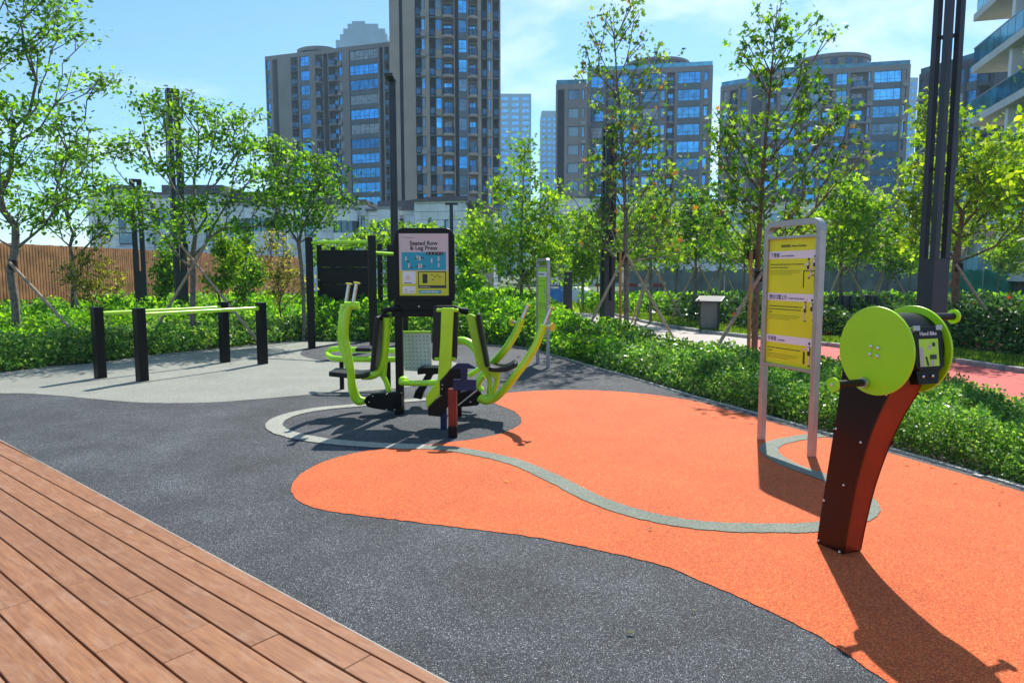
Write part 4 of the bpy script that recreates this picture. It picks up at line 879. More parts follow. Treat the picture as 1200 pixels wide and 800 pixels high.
M['roof_dk'] = mat('podium_roof', (0.11, 0.10, 0.11), 0.7, var=0.2, vscale=0.7)
M['curtain'] = mat('curtain_behind_glass', (0.30, 0.33, 0.36), .25, .2, var=.3, vscale=1.5)
AC = MB().box((-.42, -.42, 0), (.42, .02, .6)).box((-.3, -.435, .08), (.3, -.421, .52)).mesh('air_conditioner'); AC.materials.append(M['kerb'])
def window_mesh(Wd, Hh, nx, ny=1, glass='glass', fr=0.07):
    mf = MB()
    mf.box((0, 0, 0), (Wd, .1, fr)).box((0, 0, Hh-fr), (Wd, .1, Hh)).box((0, 0, fr+.001), (fr, .1, Hh-fr-.001)).box((Wd-fr, 0, fr+.001), (Wd, .1, Hh-fr-.001))
    for i in range(1, nx): x = Wd*i/nx; mf.box((x-fr*.4, .01, fr), (x+fr*.4, .09, Hh-fr))
    for j in range(1, ny): z = Hh*j/ny*0.62 if ny == 2 else Hh*j/ny; mf.box((fr, .02, z-fr*.35), (Wd-fr, .08, z+fr*.35))
    me = mf.mesh('window'); me.materials.append(M['wframe'])
    mg = MB(); mg.box((fr, .045, fr), (Wd-fr, .06, Hh-fr)); g = mg.mesh('pane'); g.materials.append(M[glass]); g2 = g.copy(); g2.materials.clear(); g2.materials.append(M['curtain'] if rwin.random() < .5 else M['glass_soft']); ALT[g.name] = g2; return me, g
ALT = {}; rwin = random.Random(5)
def pick(g): return ALT[g.name] if rwin.random() < .22 else g
def building(name, label, A, B, dep, H, fh, cols, wall='stone', zlow=6.0, glass='glass', par=None, top_off=0.9, group=None, rmax=40):
    A = Vector((A[0], A[1], 0)); B = Vector((B[0], B[1], 0)); u = (B-A).normalized(); nrm = Vector((u.y, -u.x, 0)); Ln = (B-A).length
    root = thing(name, label, 'building', A, math.atan2(u.y, u.x), group)
    def ux(p): q = RP(p, 320, A, nrm); return max(0.0, min(Ln, (q-A).dot(u)))
    cc = [(ux(a_), ux(b_), t) for a_, b_, t in cols]; cc.sort()
    mb = MB(); mb.box((0.02, 1.5, 0), (Ln-.02, dep, H-.02)); mb.build('core_wall', M['recess'] if wall != 'podium' else M[wall], root)
    mb = MB(); x = 0
    for a_, b_, t in cc + [(Ln, Ln, 'end')]:
        if a_ - x > 0.05: mb.box((x, 0, 0), (a_, 1.5-.003, H))
        x = max(x, b_)
    nfl = int((H-top_off-zlow)/fh)
    for a_, b_, t in cc: mb.box((a_+.001, .03, H-top_off), (b_-.001, 1.49, H-.002))
    wl = mb
    sp = MB(); nb_ = 0
    for a_, b_, t in cc:
        w_ = b_-a_
        if w_ < 0.2: continue
        if t == 'glass': wh = fh*.66; spm = MB().box((.002, .12, 0), (w_-.002, 1.48, fh-wh)).mesh('spandrel'); spm.materials.append(M['spandrel']); fr, g = window_mesh(w_-.04, wh, max(1, round(w_/1.1)), 2, glass)
        elif t == 'win': wh = fh*.58; fr, g = window_mesh(w_-.04, wh, max(1, round(w_/1.2)), 1, glass)
        elif t == 'balcony': wh = fh*.74; fr, g = window_mesh(w_*.7, wh, 2, 1, glass)
        elif t == 'slot': wh = fh*.55; fr, g = window_mesh(w_-.04, wh, 1, 1, 'pale_tower')
        if t in ('balcony', 'darkbal'):
            mbb = MB(); m_ = 8; r_ = w_/2; pr = .9 if t == 'balcony' else .35
            pts = [Vector((-r_*1.02, 1.4, 0))] + [Vector((-r_*1.02*math.cos(math.pi*k/m_), -pr*math.sin(math.pi*k/m_), 0)) for k in range(m_+1)] + [Vector((r_*1.02, 1.4, 0))]
            mbb.prism(pts, (0, 0, .42 if t == 'balcony' else .2)); bme = mbb.mesh('balcony'); bme.materials.append(M[wall] if t == 'balcony' else M['spandrel'])
            mr_ = MB(); vv = []
            for q in pts[1:-1]: vv += [q*0.97+Vector((0, 0, .42)), q*0.97+Vector((0, 0, 1.35))]
            mr_.add(vv, [(2*i, 2*i+2, 2*i+3, 2*i+1) for i in range(m_)]); mr_.tube([q*0.975+Vector((0, 0, 1.37)) for q in pts[1:-1]], .04, 5); rme = mr_.mesh('railing'); rme.materials.append(M['glass_dk'])
        for k in range(1, nfl+1):
            z = H-top_off-k*fh
            if t in ('glass', 'win', 'slot'):
                if t == 'glass':
                    so = link('spandrel', spm, root); so.location = (a_, 0, z)
                else: wl.box((a_+.002, .01, z), (b_-.002, 1.48, z+fh-wh))
                o = link('window', fr, root); o.location = (a_+.02, .22, z+fh-wh); link('pane', pick(g), o)
                if t == 'win' and rwin.random() < .55:
                    ac = link('air_conditioner', AC, root); ac.location = (a_+w_*.5, -.02, z+.12)
            elif t == 'balcony':
                wl.box((a_+.002, 1.2, z), (a_+w_*.13, 1.48, z+fh)); wl.box((b_-w_*.13, 1.2, z), (b_-.002, 1.48, z+fh)); wl.box((a_+w_*.132, 1.21, z+.42+wh), (b_-w_*.132, 1.47, z+fh))
                o = link('window', fr, root); o.location = (a_+w_*.15, 1.22, z+.42); link('pane', pick(g), o)
            if t in ('balcony', 'darkbal') :
                o = link('balcony', bme, root); o.location = ((a_+b_)/2, 0, z); link('railing', rme, o); nb_ += 1
    wl.build('wall', M[wall], root)
    if par:
        mb = MB(); mb.box((0.1, 0.15, H), (Ln-.1, 0.20, H+.75)); mb.build('roof_railing', M['glass_teal'], root)
    return root, Ln, u, nrm
def at(p, Y): return (P(p, 320, Y).x, Y)
def ht(y, Y): return P(600, y, Y).z
# main tall tower
rA, LA, uA, nA = building('residential_tower', 'tallest brown stone tower with rounded balconies reaching beyond the top of the photo', at(461, 115), at(587, 117), 24, 62, 3.1,
    [(472, 476, 'dark'), (490, 497, 'darkbal'), (497, 501.5, 'win'), (506, 513, 'darkbal'), (513, 520, 'win'), (520.5, 534, 'balcony'), (535, 539, 'dark'), (539, 549, 'glass'), (550, 561, 'balcony'), (565, 572, 'darkbal'), (573, 576, 'win'), (578, 585.5, 'darkbal')], zlow=10)
rB, LB, uB, nB = building('residential_tower', 'wide dark tower with a column of broad blue windows left of the tallest tower', at(319, 160), at(462, 150), 26, ht(58, 155), 3.1,
    [(320, 324, 'glass'), (327, 333, 'dark'), (348, 356, 'darkbal'), (358, 369, 'glass'), (376, 384, 'balcony'), (385, 390, 'dark'), (391, 401, 'balcony'), (402, 406, 'win'), (414.5, 447, 'glass'), (449, 453, 'dark'), (455, 460, 'darkbal')], wall='stone_dk', zlow=12)
mb = MB(); m_ = 14; mb.prism([Vector((LB*.36+4.6*math.cos(math.pi*k/m_), 3-3*math.sin(math.pi*k/m_)+.1, rB.location.z)) for k in range(m_+1)], (0, 0, .8)); o = mb.build('roof_canopy', M['stone_dk'], rB); o.location.z = ht(55, 155)-.2
# E
rE, LE, uE, nE = building('apartment_building', 'brown apartment block with curved rooftop storey behind the tall middle tree', at(686, 131), at(829, 127), 9, ht(84, 131), 3.05,
    [(690, 705, 'glass'), (707, 717, 'balcony'), (719, 735, 'glass'), (737, 747, 'balcony'), (749, 768, 'glass'), (770, 775, 'win'), (777, 786, 'balcony'), (789, 815.5, 'glass'), (819, 824, 'win')], wall='stone_dk', zlow=8, par=1)
def drum(root, L0, x0, x1, z, hgt, d=5.0, y0=1.0):
    m_ = 16; c_ = (x0+x1)/2; r_ = (x1-x0)/2; arc = [Vector((c_-r_*math.cos(math.pi*k/m_), y0+d-d*math.sin(math.pi*k/m_), z)) for k in range(m_+1)]
    mb = MB(); mb.prism(arc, (0, 0, hgt*.72)); mb.build('rooftop_storey', M['stone_dk'], root)
    mb = MB(); mb.prism([Vector((c_+(q.x-c_)*1.04, y0+d+(q.y-y0-d)*1.06, z+hgt*.72+.01)) for q in arc], (0, 0, hgt*.2)); mb.build('rooftop_eave', M['stone_dk'], root)
    for k in range(1, m_-1, 2):
        a_, b_ = arc[k], arc[k+1]; e_ = (b_-a_); n_ = Vector((e_.y, -e_.x, 0)).normalized()*.05
        mb = MB(); mb.prism([a_+n_+Vector((0, 0, .5)), b_+n_+Vector((0, 0, .5)), b_+n_+Vector((0, 0, hgt*.66)), a_+n_+Vector((0, 0, hgt*.66))], -n_*.5); mb.build('pane', M['glass_dk'], root)
def xl_(root, p, A, n_): q = RP(p, 320, Vector((A[0], A[1], 0)), n_); return (q-Vector((A[0], A[1], 0))).length
aE = at(686, 131); drum(rE, LE, xl_(rE, 728, aE, nE), xl_(rE, 803, aE, nE), ht(84, 131), ht(68, 131)-ht(84, 131))
rE2, _, _, _ = building('apartment_building', 'dark side wing with a column of pale window strips left of the curved roof block', at(650, 120.5), at(686, 120), 8, ht(100, 121), 3.05, [(652, 660, 'dark'), (664, 677, 'slot'), (680, 683, 'win')], wall='stone_dk', zlow=8, par=1)
rF, LF, uF, nF = building('apartment_building', 'brown apartment block with curved rooftop storey right of the middle of the photo', at(870, 132), at(1054, 126), 9, ht(79, 128), 3.05,
    [(872, 886, 'glass'), (890, 903, 'balcony'), (907, 925, 'glass'), (930, 939, 'balcony'), (940, 951, 'glass'), (955, 966, 'balcony'), (970, 983, 'glass'), (986, 1006, 'balcony'), (1007, 1009.5, 'win'), (1013, 1044.5, 'glass'), (1047, 1050, 'win')], wall='stone_dk', zlow=8, par=1)
aF = at(870, 132); drum(rF, LF, xl_(rF, 928, aF, nF), xl_(rF, 1016, aF, nF), ht(79, 128), ht(57, 128)-ht(79, 128))
building('apartment_building', 'lower dark wing stepping down left of the second curved roof block', at(838, 124), at(870.5, 121), 7, ht(98, 122), 3.05, [(841, 846, 'win'), (849, 858, 'balcony'), (861, 868, 'glass')], wall='stone_dk', zlow=8, par=1)
building('apartment_building', 'dark blue apartment block partly hidden behind the tall lamp column', at(1064, 100), at(1150, 90), 18, ht(80, 97), 3.05, [(1066, 1071, 'win'), (1074, 1084, 'glass'), (1087, 1100, 'balcony'), (1103, 1115, 'glass'), (1118, 1130, 'glass'), (1133, 1145, 'balcony')], wall='recess', zlow=8, par=1)
# far pale towers
def pale(label, x0, x1, Y, ytop, steps=()):
    a_, b_ = at(x0, Y), at(x1, Y); fh = 3.2; Ln = b_[0]-a_[0]
    root = thing('distant_tower', label, 'tower', (a_[0], Y, 0), 0, 'pale towers far behind'); H = ht(ytop, Y)
    mb = MB(); mb.box((0, 0, 0), (Ln, 25, H))
    zp = H; ks = 0
    for f0, f1, yt in steps: ks += 1; mb.box((Ln*f0, .5*ks, zp+.01), (Ln*f1, 20-ks, ht(yt, Y))); zp = ht(yt, Y)
    mb.build('wall', M['pale_tower'], root)
    g = MB(); nb = max(3, int(Ln/5))
    for k in range(int((H-20)/fh)):
        z = 20+k*fh
        for i in range(nb): g.box((Ln*(i+.15)/nb, -.15, z), (Ln*(i+.8)/nb, .1, z+1.7))
    o = g.build('window_rows', M['glass'], root); o['kind'] = 'stuff'
pale('pale blue tower with a stepped crown peeping over the dark wide tower', 400, 460, 420, 47, ((.08, .97, 40), (.14, .93, 33), (.22, .80, 27), (.3, .55, 23.5)))
pale('pale blue tower seen in the gap right of the tallest tower', 586, 622, 380, 110)
pale('narrow pale tower seen left of the pale window strips', 634, 652, 400, 130)
pale('slim pale tower between the second curved block and the lamp column', 1052, 1063, 340, 91)
# near apartment block with glass balconies at the right edge
h0 = Vector((P(1123, 320, 43).x, 43, 0)); h1 = Vector((P(1196, 320, 34.6).x, 34.6, 0)); hu = (h1-h0).normalized(); hn = Vector((hu.y, -hu.x, 0))
if hn.x > 0: hn = -hn
hL = (h1-h0).length
root = thing('balcony_building', 'apartment building with white balcony slabs and green glass railings at the right edge', 'building', h0, math.atan2(hu.y, hu.x))
sgn = 1 if Vector((-hu.y, hu.x, 0)).dot(hn) < 0 else -1     # local y away from the street
M['slab'] = mat('balcony_slab', (0.60, 0.60, 0.60), 0.7, var=0.08, vscale=1)
M['beige'] = mat('beige_wall', (0.40, 0.34, 0.28), 0.8, var=0.08, vscale=1)
M['rail_glass'] = glassmat('rail_glass', (0.06, 0.30, 0.36), 0.08, 0.55, .6, 1.3)
def hb(mb, lo, hi): y0, y1 = sorted((lo[1]*sgn, hi[1]*sgn)); mb.box((lo[0], y0, lo[2]), (hi[0], y1, hi[2])); return mb
fz = P(1123, 87, 43).z; mb = MB(); hb(mb, (1.6, 1.9, 0), (hL+9, 16, fz+12)); mb.build('wall', M['beige'], root)
mb = MB(); hb(mb, (-4.5, 9, 0), (1.5, 20, fz+12)); mb.build('wall', M['spandrel'], root)
wf, wg = window_mesh(2.2, 2.1, 3, 2, 'glass_dk')
for k in range(-4, 4):
    z = fz + 3.1*k
    mb = MB(); x0_ = 0.0 if k % 2 == 0 else -.2
    hb(mb, (x0_, 0, z), (hL, 1.95, z+.42)); hb(mb, (hL+.001, .0, z), (hL+8.5, 1.95, z+.42)); s_ = mb.build('balcony_slab', M['slab'], root, bevel=.01)
    npn = 9
    for i in range(npn):
        xa_ = .1 + (hL-.1)*i/npn; xb_ = .1 + (hL-.1)*(i+1)/npn - .05
        mb = MB(); hb(mb, (xa_, .06, z+.48), (xb_, .085, z+1.42)); mb.build('glass_pane', M['rail_glass'], s_)
    mb = MB(); hb(mb, (.02, .04, z+1.43), (hL, .11, z+1.49)); hb(mb, (.02, .13, z+1.43), (.08, 1.9, z+1.49)); mb.build('handrail', M['alu'], s_)
    mb = MB(); hb(mb, (.04, .1, z+.48), (.065, 1.88, z+1.42)); mb.build('glass_pane', M['rail_glass'], s_)
    for i in range(4):
        mb = MB(); hb(mb, (hL+.1+i*2.1, .06, z+.48), (hL+2.1+i*2.1, .085, z+1.42)); mb.build('glass_pane', M['rail_glass'], s_)
    for xw in (1.8, 6.2, hL+.6, hL+4.2):
        o = link('window', wf, root); o.location = (xw, (1.80)*sgn - (0 if sgn > 0 else .1), z+.5); link('pane', wg, o)
    mb = MB(); hb(mb, (4.6, .3, z+.43), (5.0, 1.89, z+3.09)); mb.build('dividing_wall', M['podium'], root)
# podium houses of pale stone
def block(label, x0, x1, Ya, Yb, ytop, wins, roof=0.0, stone='podium', zb=0, name='townhouse', curve=None):
    A = at(x0, Ya); B = at(x1, Yb); A = Vector((*A, 0)); B = Vector((*B, 0)); u = (B-A).normalized(); nrm = Vector((u.y, -u.x, 0)); Ln = (B-A).length; H = ht(ytop, (Ya+Yb)/2)
    root = thing(name, label, 'house', A, math.atan2(u.y, u.x), 'pale stone houses behind the park')
    mb = MB(); mb.box((0, .3, 0), (Ln, 9, H-.02)); mb.build('core_wall', M[stone], root)
    # stone courses: cladding panels laid in rows, holes left for the windows
    rects = []
    for a_, b_, yt, yb in wins:
        qa = (RP(a_, 320, A, nrm)-A).dot(u); qb = (RP(b_, 320, A, nrm)-A).dot(u); Ym = A.y+(B.y-A.y)*((qa+qb)/2/Ln); rects.append((qa, qb, ht(yb, Ym), ht(yt, Ym)))
    ch = .62; cw = 1.3; z = 0; k = 0; mb = MB()
    while z < H-.05:
        z1 = min(H, z+ch-.03); x = -(cw/2)*(k % 2)
        while x < Ln:
            xa_ = max(0, x); xb_ = min(Ln, x+cw-.025); zc = (z+z1)/2
            segs = [(xa_, xb_)]
            for ra, rb, r0_, r1_ in rects:
                if r0_ < zc < r1_:
                    ns = []
                    for s0_, s1_ in segs:
                        if rb <= s0_ or ra >= s1_: ns.append((s0_, s1_))
                        else:
                            if ra > s0_: ns.append((s0_, ra))
                            if rb < s1_: ns.append((rb, s1_))
                    segs = ns
            for s0_, s1_ in segs:
                if s1_-s0_ > .05: mb.box((s0_, 0, z), (s1_, .29, z1))
            x += cw
        z += ch; k += 1
    o = mb.build('cladding', M[stone], root); o['kind'] = 'stuff'
    for ra, rb, r0_, r1_ in rects:
        fr, g = window_mesh(rb-ra, r1_-r0_, max(1, round((rb-ra)/1.3)), 2 if r1_-r0_ > 1.8 else 1, 'glass_soft'); w_ = link('window', fr, root); w_.location = (ra, .12, r0_); link('pane', g, w_)
    if roof: mb = MB(); mb.box((-.1, -.25, H), (Ln+.1, 9, H+.18)); mb.box((.3, 1.2, H+.181), (Ln-.3, 8.5, H+max(.35, roof*.55))); mb.build('roof', M['roof_dk'], root)
    return root
block('pale stone house with tall windows above the left end of the timber fence', 138, 182, 58, 60, 225, [(142, 151, 248, 268), (153, 160, 248, 268), (142, 160, 272, 286)], 1.2)
block('pale stone house seen through the spreading tree with a dark roof band', 182.5, 262, 62, 62, 228, [(200, 212, 236, 262), (243, 257, 262, 282), (222, 234, 236, 250)], 1.8)
block('pale stone house with wide window strips right of the spreading tree', 262.5, 338, 60, 60, 238, [(272, 292, 258, 272), (297, 314, 258, 272), (320, 333, 252, 280)], 2.0)
block('pale stone house behind the pull up frame with a rounded bay', 338.5, 432, 57, 57, 240, [(345, 353, 256, 275), (358, 372, 258, 276), (414, 422, 256, 268), (424, 429, 256, 268)], 1.0)
def bay(pc, Yb, yw0, yw1, yt, rad_, lab):
    rb_ = thing('bay_front', lab, 'bay', (P(pc, 320, Yb).x, Yb+.15, 0), 0, 'rounded bays of the pale houses')
    def arc_band(r, z0_, z1_, m, nm):
        mb = MB(); mb.prism([Vector((r*math.cos(math.pi*k/12), -r*.6*math.sin(math.pi*k/12), z0_)) for k in range(13)], (0, 0, z1_-z0_)); mb.build(nm, m, rb_)
    a0_, a1_, a2_, a3_ = ht(yw1, Yb), ht(yw0, Yb), ht(yt+2.5, Yb), ht(yt-.5, Yb)
    arc_band(rad_, 0, a0_-.002, M['podium'], 'wall'); arc_band(rad_*.93, a0_, a1_-.002, M['glass_soft'], 'bay_window'); arc_band(rad_, a1_, a2_-.002, M['podium'], 'wall'); arc_band(rad_*1.12, a2_, a3_, M['kerb'], 'cornice')
    for k in range(1, 12, 2):
        q_ = math.pi*k/12; mb = MB(); x_, y_ = rad_*.96*math.cos(q_), -rad_*.576*math.sin(q_); mb.box((x_-.03, y_-.03, a0_), (x_+.03, y_+.03, a1_-.003)); mb.build('mullion', M['wframe'], rb_)
bay(406, 56.5, 259, 273, 243, 1.0, 'rounded pale stone bay with a curved window behind the pull up frame')
bay(456, 55.6, 260, 274, 243, .9, 'rounded pale stone bay just left of the slim lamp post top')
bay(306, 59.6, 256, 272, 240, 1.3, 'rounded pale stone bay right of the wide spreading tree')
bay(190, 61.6, 248, 268, 230, 1.3, 'rounded pale stone bay seen through the spreading tree crown')
block('pale stone house with stepped dark roof left of the lamp post', 432.5, 486, 57, 56, 247, [(440, 446, 262, 276), (466, 474, 256, 268)], 1.7)
block('tall blank pale stone house wall with two narrow windows right of the instruction board', 486.5, 548, 53.5, 52.5, 236, [(502, 507, 255, 269), (521, 526, 257, 271)], .9)
block('dark stone end of the pale house row above the hedge', 548.5, 562, 52.4, 52.3, 240, [(552, 556, 262, 272)], .5, 'roof_dk')
block('low pale building with blue windows behind the middle lamp column', 640, 712, 88, 88, 232, [(663, 668, 250, 268), (684, 704, 248, 264), (646, 658, 250, 268)], .6)
block('long low pale building behind the trees right of the middle', 745, 960, 90, 92, 236, [(760, 790, 250, 268), (800, 830, 250, 268), (850, 890, 250, 268), (900, 940, 250, 268)], .8)
block('maroon low building behind the right trees above the green netting', 1098, 1230, 47, 44, 258, [(1108, 1124, 295, 310), (1140, 1158, 295, 310), (1170, 1196, 290, 308)], .5, 'maroon') if False else None
M['maroon'] = mat('maroon_wall', (0.30, 0.05, 0.06), 0.8, var=0.25, vscale=.6)
block('maroon low building behind the right trees above the green netting', 1166, 1232, 45.5, 44, 258, [(1174, 1196, 290, 308)], .5, 'maroon')
block('low grey building left of the maroon one behind the right trees', 1098, 1165, 47, 45.6, 262, [(1108, 1124, 280, 304), (1132, 1158, 280, 304)], .5, 'kerb')
# hoarding with green and grey netting
M['net_green'] = mat('green_netting', (0.02, 0.30, 0.20), 0.8, var=0.3, vscale=1.5, bump=.5, bscale=4)
M['net_grey'] = mat('grey_netting', (0.22, 0.25, 0.27), 0.8, var=0.3, vscale=1.2, bump=.5, bscale=4)
root = thing('construction_hoarding', 'long site fence draped with grey and green netting behind the right trees', 'site fence', (P(950, 345, 38).x, 38, 0))
for k, (x0_, x1_) in enumerate([(735+38*i, 735+38*(i+1)) for i in range(13)]):
    Y_ = 39 - k*.25; a_ = Vector((P(x0_, 340, Y_).x, Y_, 0)); b_ = Vector((P(x1_-.6, 340, Y_).x, Y_-.2, 0)); hz_ = P(1000, 314, Y_).z - random.Random(k).uniform(0, .12)
    mb = MB(); nn = 8; rk = random.Random(k); vv = []
    for i in range(nn+1):
        q = a_.lerp(b_, i/nn) + Vector((0, rk.uniform(-.1, .1), 0)); vv += [q+Z*.05, q+Vector((0, rk.uniform(-.06, .06), hz_*.5)), q+Z*(hz_-(.08 if i % 2 else 0))]
    fs_ = []
    for i in range(nn): fs_ += [(3*i, 3*i+3, 3*i+4, 3*i+1), (3*i+1, 3*i+4, 3*i+5, 3*i+2)]
    mb.add(vv, fs_, True); local_part(mb, 'netting', M['net_green'] if k in (9, 10, 11) else M['net_grey'], root)
    mb = MB(); mb.tube([a_+Vector((0, .12, 0)), a_+Vector((0, .12, hz_+.1))], .04, 6); local_part(mb, 'post', M['alu'], root)
# striped barrier far in the middle
root = thing('site_barrier', 'low red and pale barrier rail in the distance beyond the middle tree', 'barrier', (P(705, 345, 30).x, 30, 0))
for z_ in (.5, .95):
    for k in range(6): mb = MB(); mb.box((-.9+k*.62, -.03, z_), (-.9+(k+1)*.62-.004, .03, z_+.14)); mb.build('rail_board', M['maroon'] if k % 2 else M['slab'], root)
for x_ in (-.9, .9, 2.7): mb = MB(); mb.box((x_, -.1, 0), (x_+.08, -.035, 1.15)); mb.build('leg', M['alu'], root)
M['tarp'] = mat('blue_tarp', (0.06, 0.22, 0.50), .6, var=.3, vscale=2)
for pxx, lab, mm_ in ((655, 'white and blue covered pile behind the hedge in the middle distance', 'tarp'), (676, 'pale covered pile beside the blue one in the middle distance', 'podium')):
    root = thing('covered_pile', lab, 'covered pile', (P(pxx, 345, 33).x, 33, 0)); mb = MB(); rk = random.Random(pxx); vv = []; nn = 10
    for i in range(nn):
        for j in range(6):
            x_ = (i/(nn-1)-.5)*2.0; y_ = (j/5-.5)*1.4; e_ = (1-(2*i/(nn-1)-1)**4)*(1-(2*j/5-1)**4); vv.append((x_, y_, e_*(.85+rk.uniform(-.12, .12))))
    mb.add(vv, [(i*6+j, (i+1)*6+j, (i+1)*6+j+1, i*6+j+1) for i in range(nn-1) for j in range(5)], True); mb.build('cover', M[mm_], root)
# ------------------------------------------------------------------ timber fence: every slat its own board
f0 = Vector((P(-14, 320, 19.6).x, 19.6, 0)); f1 = Vector((P(352, 320, 39).x, 39, 0))
fence = thing('timber_fence', 'tall reddish fence of upright timber slats along the left side', 'fence', f0); fu = (f1-f0).normalized(); fL = (f1-f0).length; fn = Vector((fu.y, -fu.x, 0)); FH = P(0, 284.5, 20.2).z
print('fence', fL, FH)
smesh = MB().box((-.038, -.03, 0), (.038, .03, FH-.14)).mesh('slat'); smesh.materials.append(M['slat']); k = 0; x = 0.1; rk = random.Random(8)
while x < fL and k < 298:
    o = link('slat', smesh, fence); o.location = fu*x + fn*.05 + Z*(.13+rk.uniform(-.008, .008)); o.rotation_euler = (0, 0, math.atan2(fu.y, fu.x)); x += .11; k += 1
Tn = Matrix.Translation(f0) @ Matrix.Rotation(math.atan2(fu.y, fu.x), 4, 'Z')
mb = MB(); mb.box((0, .05, .2), (fL, .07, FH-.1), Tn); local_part(mb, 'back_board', M['slat_back'], fence)
for z_ in (.35, FH*.52, FH-.25):
    mb = MB(); mb.box((0, -.01, z_), (fL, .048, z_+.07), Tn); local_part(mb, 'rail', M['slat_back'], fence)
mb = MB(); mb.box((-.02, -.06, .55), (fL*.22, -.025, .60), Tn @ Matrix.Translation((0, -.06, 0))); local_part(mb, 'lower_rail', M['strap'], fence)
#@@PART4
# ================================================================== PLANTS
SH = {
 'diamond': np.array([(0, 0, 0), (.5, .30, .06), (1, 0, -.02), (.5, -.30, .06)]),
 'oval': np.array([(0, 0, 0), (.3, .27, .05), (.72, .22, .04), (1, 0, -.05), (.72, -.22, .04), (.3, -.27, .05)]),
 'maple': np.array([(0, 0, 0), (-.06, .34, .02), (.26, .20, .03), (.52, .52, 0), (.50, .17, .03), (1, 0, -.1), (.50, -.17, .03), (.52, -.52, 0), (.26, -.20, .03), (-.06, -.34, .02)]),
}
def leaf_mesh(name, pos, size, shape, rng, m, up=0.7, out=None, outw=0.0):
    pos = np.asarray(pos, dtype=np.float64); n = len(pos); sh = SH[shape]; k = len(sh)
    nr = rng.normal(size=(n, 3)); nr /= np.linalg.norm(nr, axis=1, keepdims=True); nr *= (1-up); nr[:, 2] += up*rng.uniform(.3, 1, n)
    if out is not None: nr += out*outw
    nr /= np.linalg.norm(nr, axis=1, keepdims=True)+1e-9
    t = rng.normal(size=(n, 3)); t -= nr*(t*nr).sum(1, keepdims=True); t /= np.linalg.norm(t, axis=1, keepdims=True)+1e-9; b = np.cross(nr, t)
    s = np.asarray(size).reshape(-1, 1, 1)*np.ones((n, 1, 1))
    v = pos[:, None, :] + s*(sh[None, :, 0:1]*t[:, None, :] + sh[None, :, 1:2]*b[:, None, :] + sh[None, :, 2:3]*nr[:, None, :])
    me = bpy.data.meshes.new(name); me.vertices.add(n*k); me.vertices.foreach_set('co', v.reshape(-1).astype(np.float32))
    me.loops.add(n*k); me.loops.foreach_set('vertex_index', np.arange(n*k, dtype=np.int32)); me.polygons.add(n)
    me.polygons.foreach_set('loop_start', (np.arange(n)*k).astype(np.int32)); me.polygons.foreach_set('loop_total', np.full(n, k, dtype=np.int32)); me.update(calc_edges=True)
    me.materials.append(m); return me
def branch_mesh(name, nodes, par, rad, m, ns=6):
    mb_v = []; mb_f = []; nodes = np.asarray(nodes); idx = [i for i in range(len(nodes)) if par[i] >= 0]
    E = np.array(idx); a_ = nodes[np.array(par)[E]]; b_ = nodes[E]; ra = np.minimum(np.array(rad)[np.array(par)[E]], np.array(rad)[E]*1.35); rb = np.array(rad)[E]
    d = b_-a_; L_ = np.linalg.norm(d, axis=1, keepdims=True)+1e-9; d = d/L_; ref = np.where(np.abs(d[:, 2:3]) < .9, np.array([[0, 0, 1.]]), np.array([[1., 0, 0]]))
    x_ = np.cross(d, ref); x_ /= np.linalg.norm(x_, axis=1, keepdims=True); y_ = np.cross(d, x_); V = []
    q = 2*np.pi*np.arange(ns)/ns; c, s_ = np.cos(q)[None, :, None], np.sin(q)[None, :, None]
    ring = x_[:, None, :]*c + y_[:, None, :]*s_
    A_ = a_[:, None, :] - d[:, None, :]*ra[:, None, None]*.3 + ring*ra[:, None, None]; B_ = b_[:, None, :] + ring*rb[:, None, None]
    V = np.concatenate([A_, B_], 1); n = len(E); k = np.arange(ns); f = np.stack([k, (k+1) % ns, ns+(k+1) % ns, ns+k], 1)
    Fc = (np.arange(n)[:, None, None]*2*ns + f[None]).reshape(-1, 4)
    me = bpy.data.meshes.new(name); me.vertices.add(n*2*ns); me.vertices.foreach_set('co', V.reshape(-1).astype(np.float32)); nf = len(Fc)
    me.loops.add(nf*4); me.loops.foreach_set('vertex_index', Fc.reshape(-1).astype(np.int32)); me.polygons.add(nf)
    me.polygons.foreach_set('loop_start', (np.arange(nf)*4).astype(np.int32)); me.polygons.foreach_set('loop_total', np.full(nf, 4, dtype=np.int32)); me.polygons.foreach_set('use_smooth', np.ones(nf, dtype=bool)); me.update(calc_edges=True)
    me.materials.append(m); return me
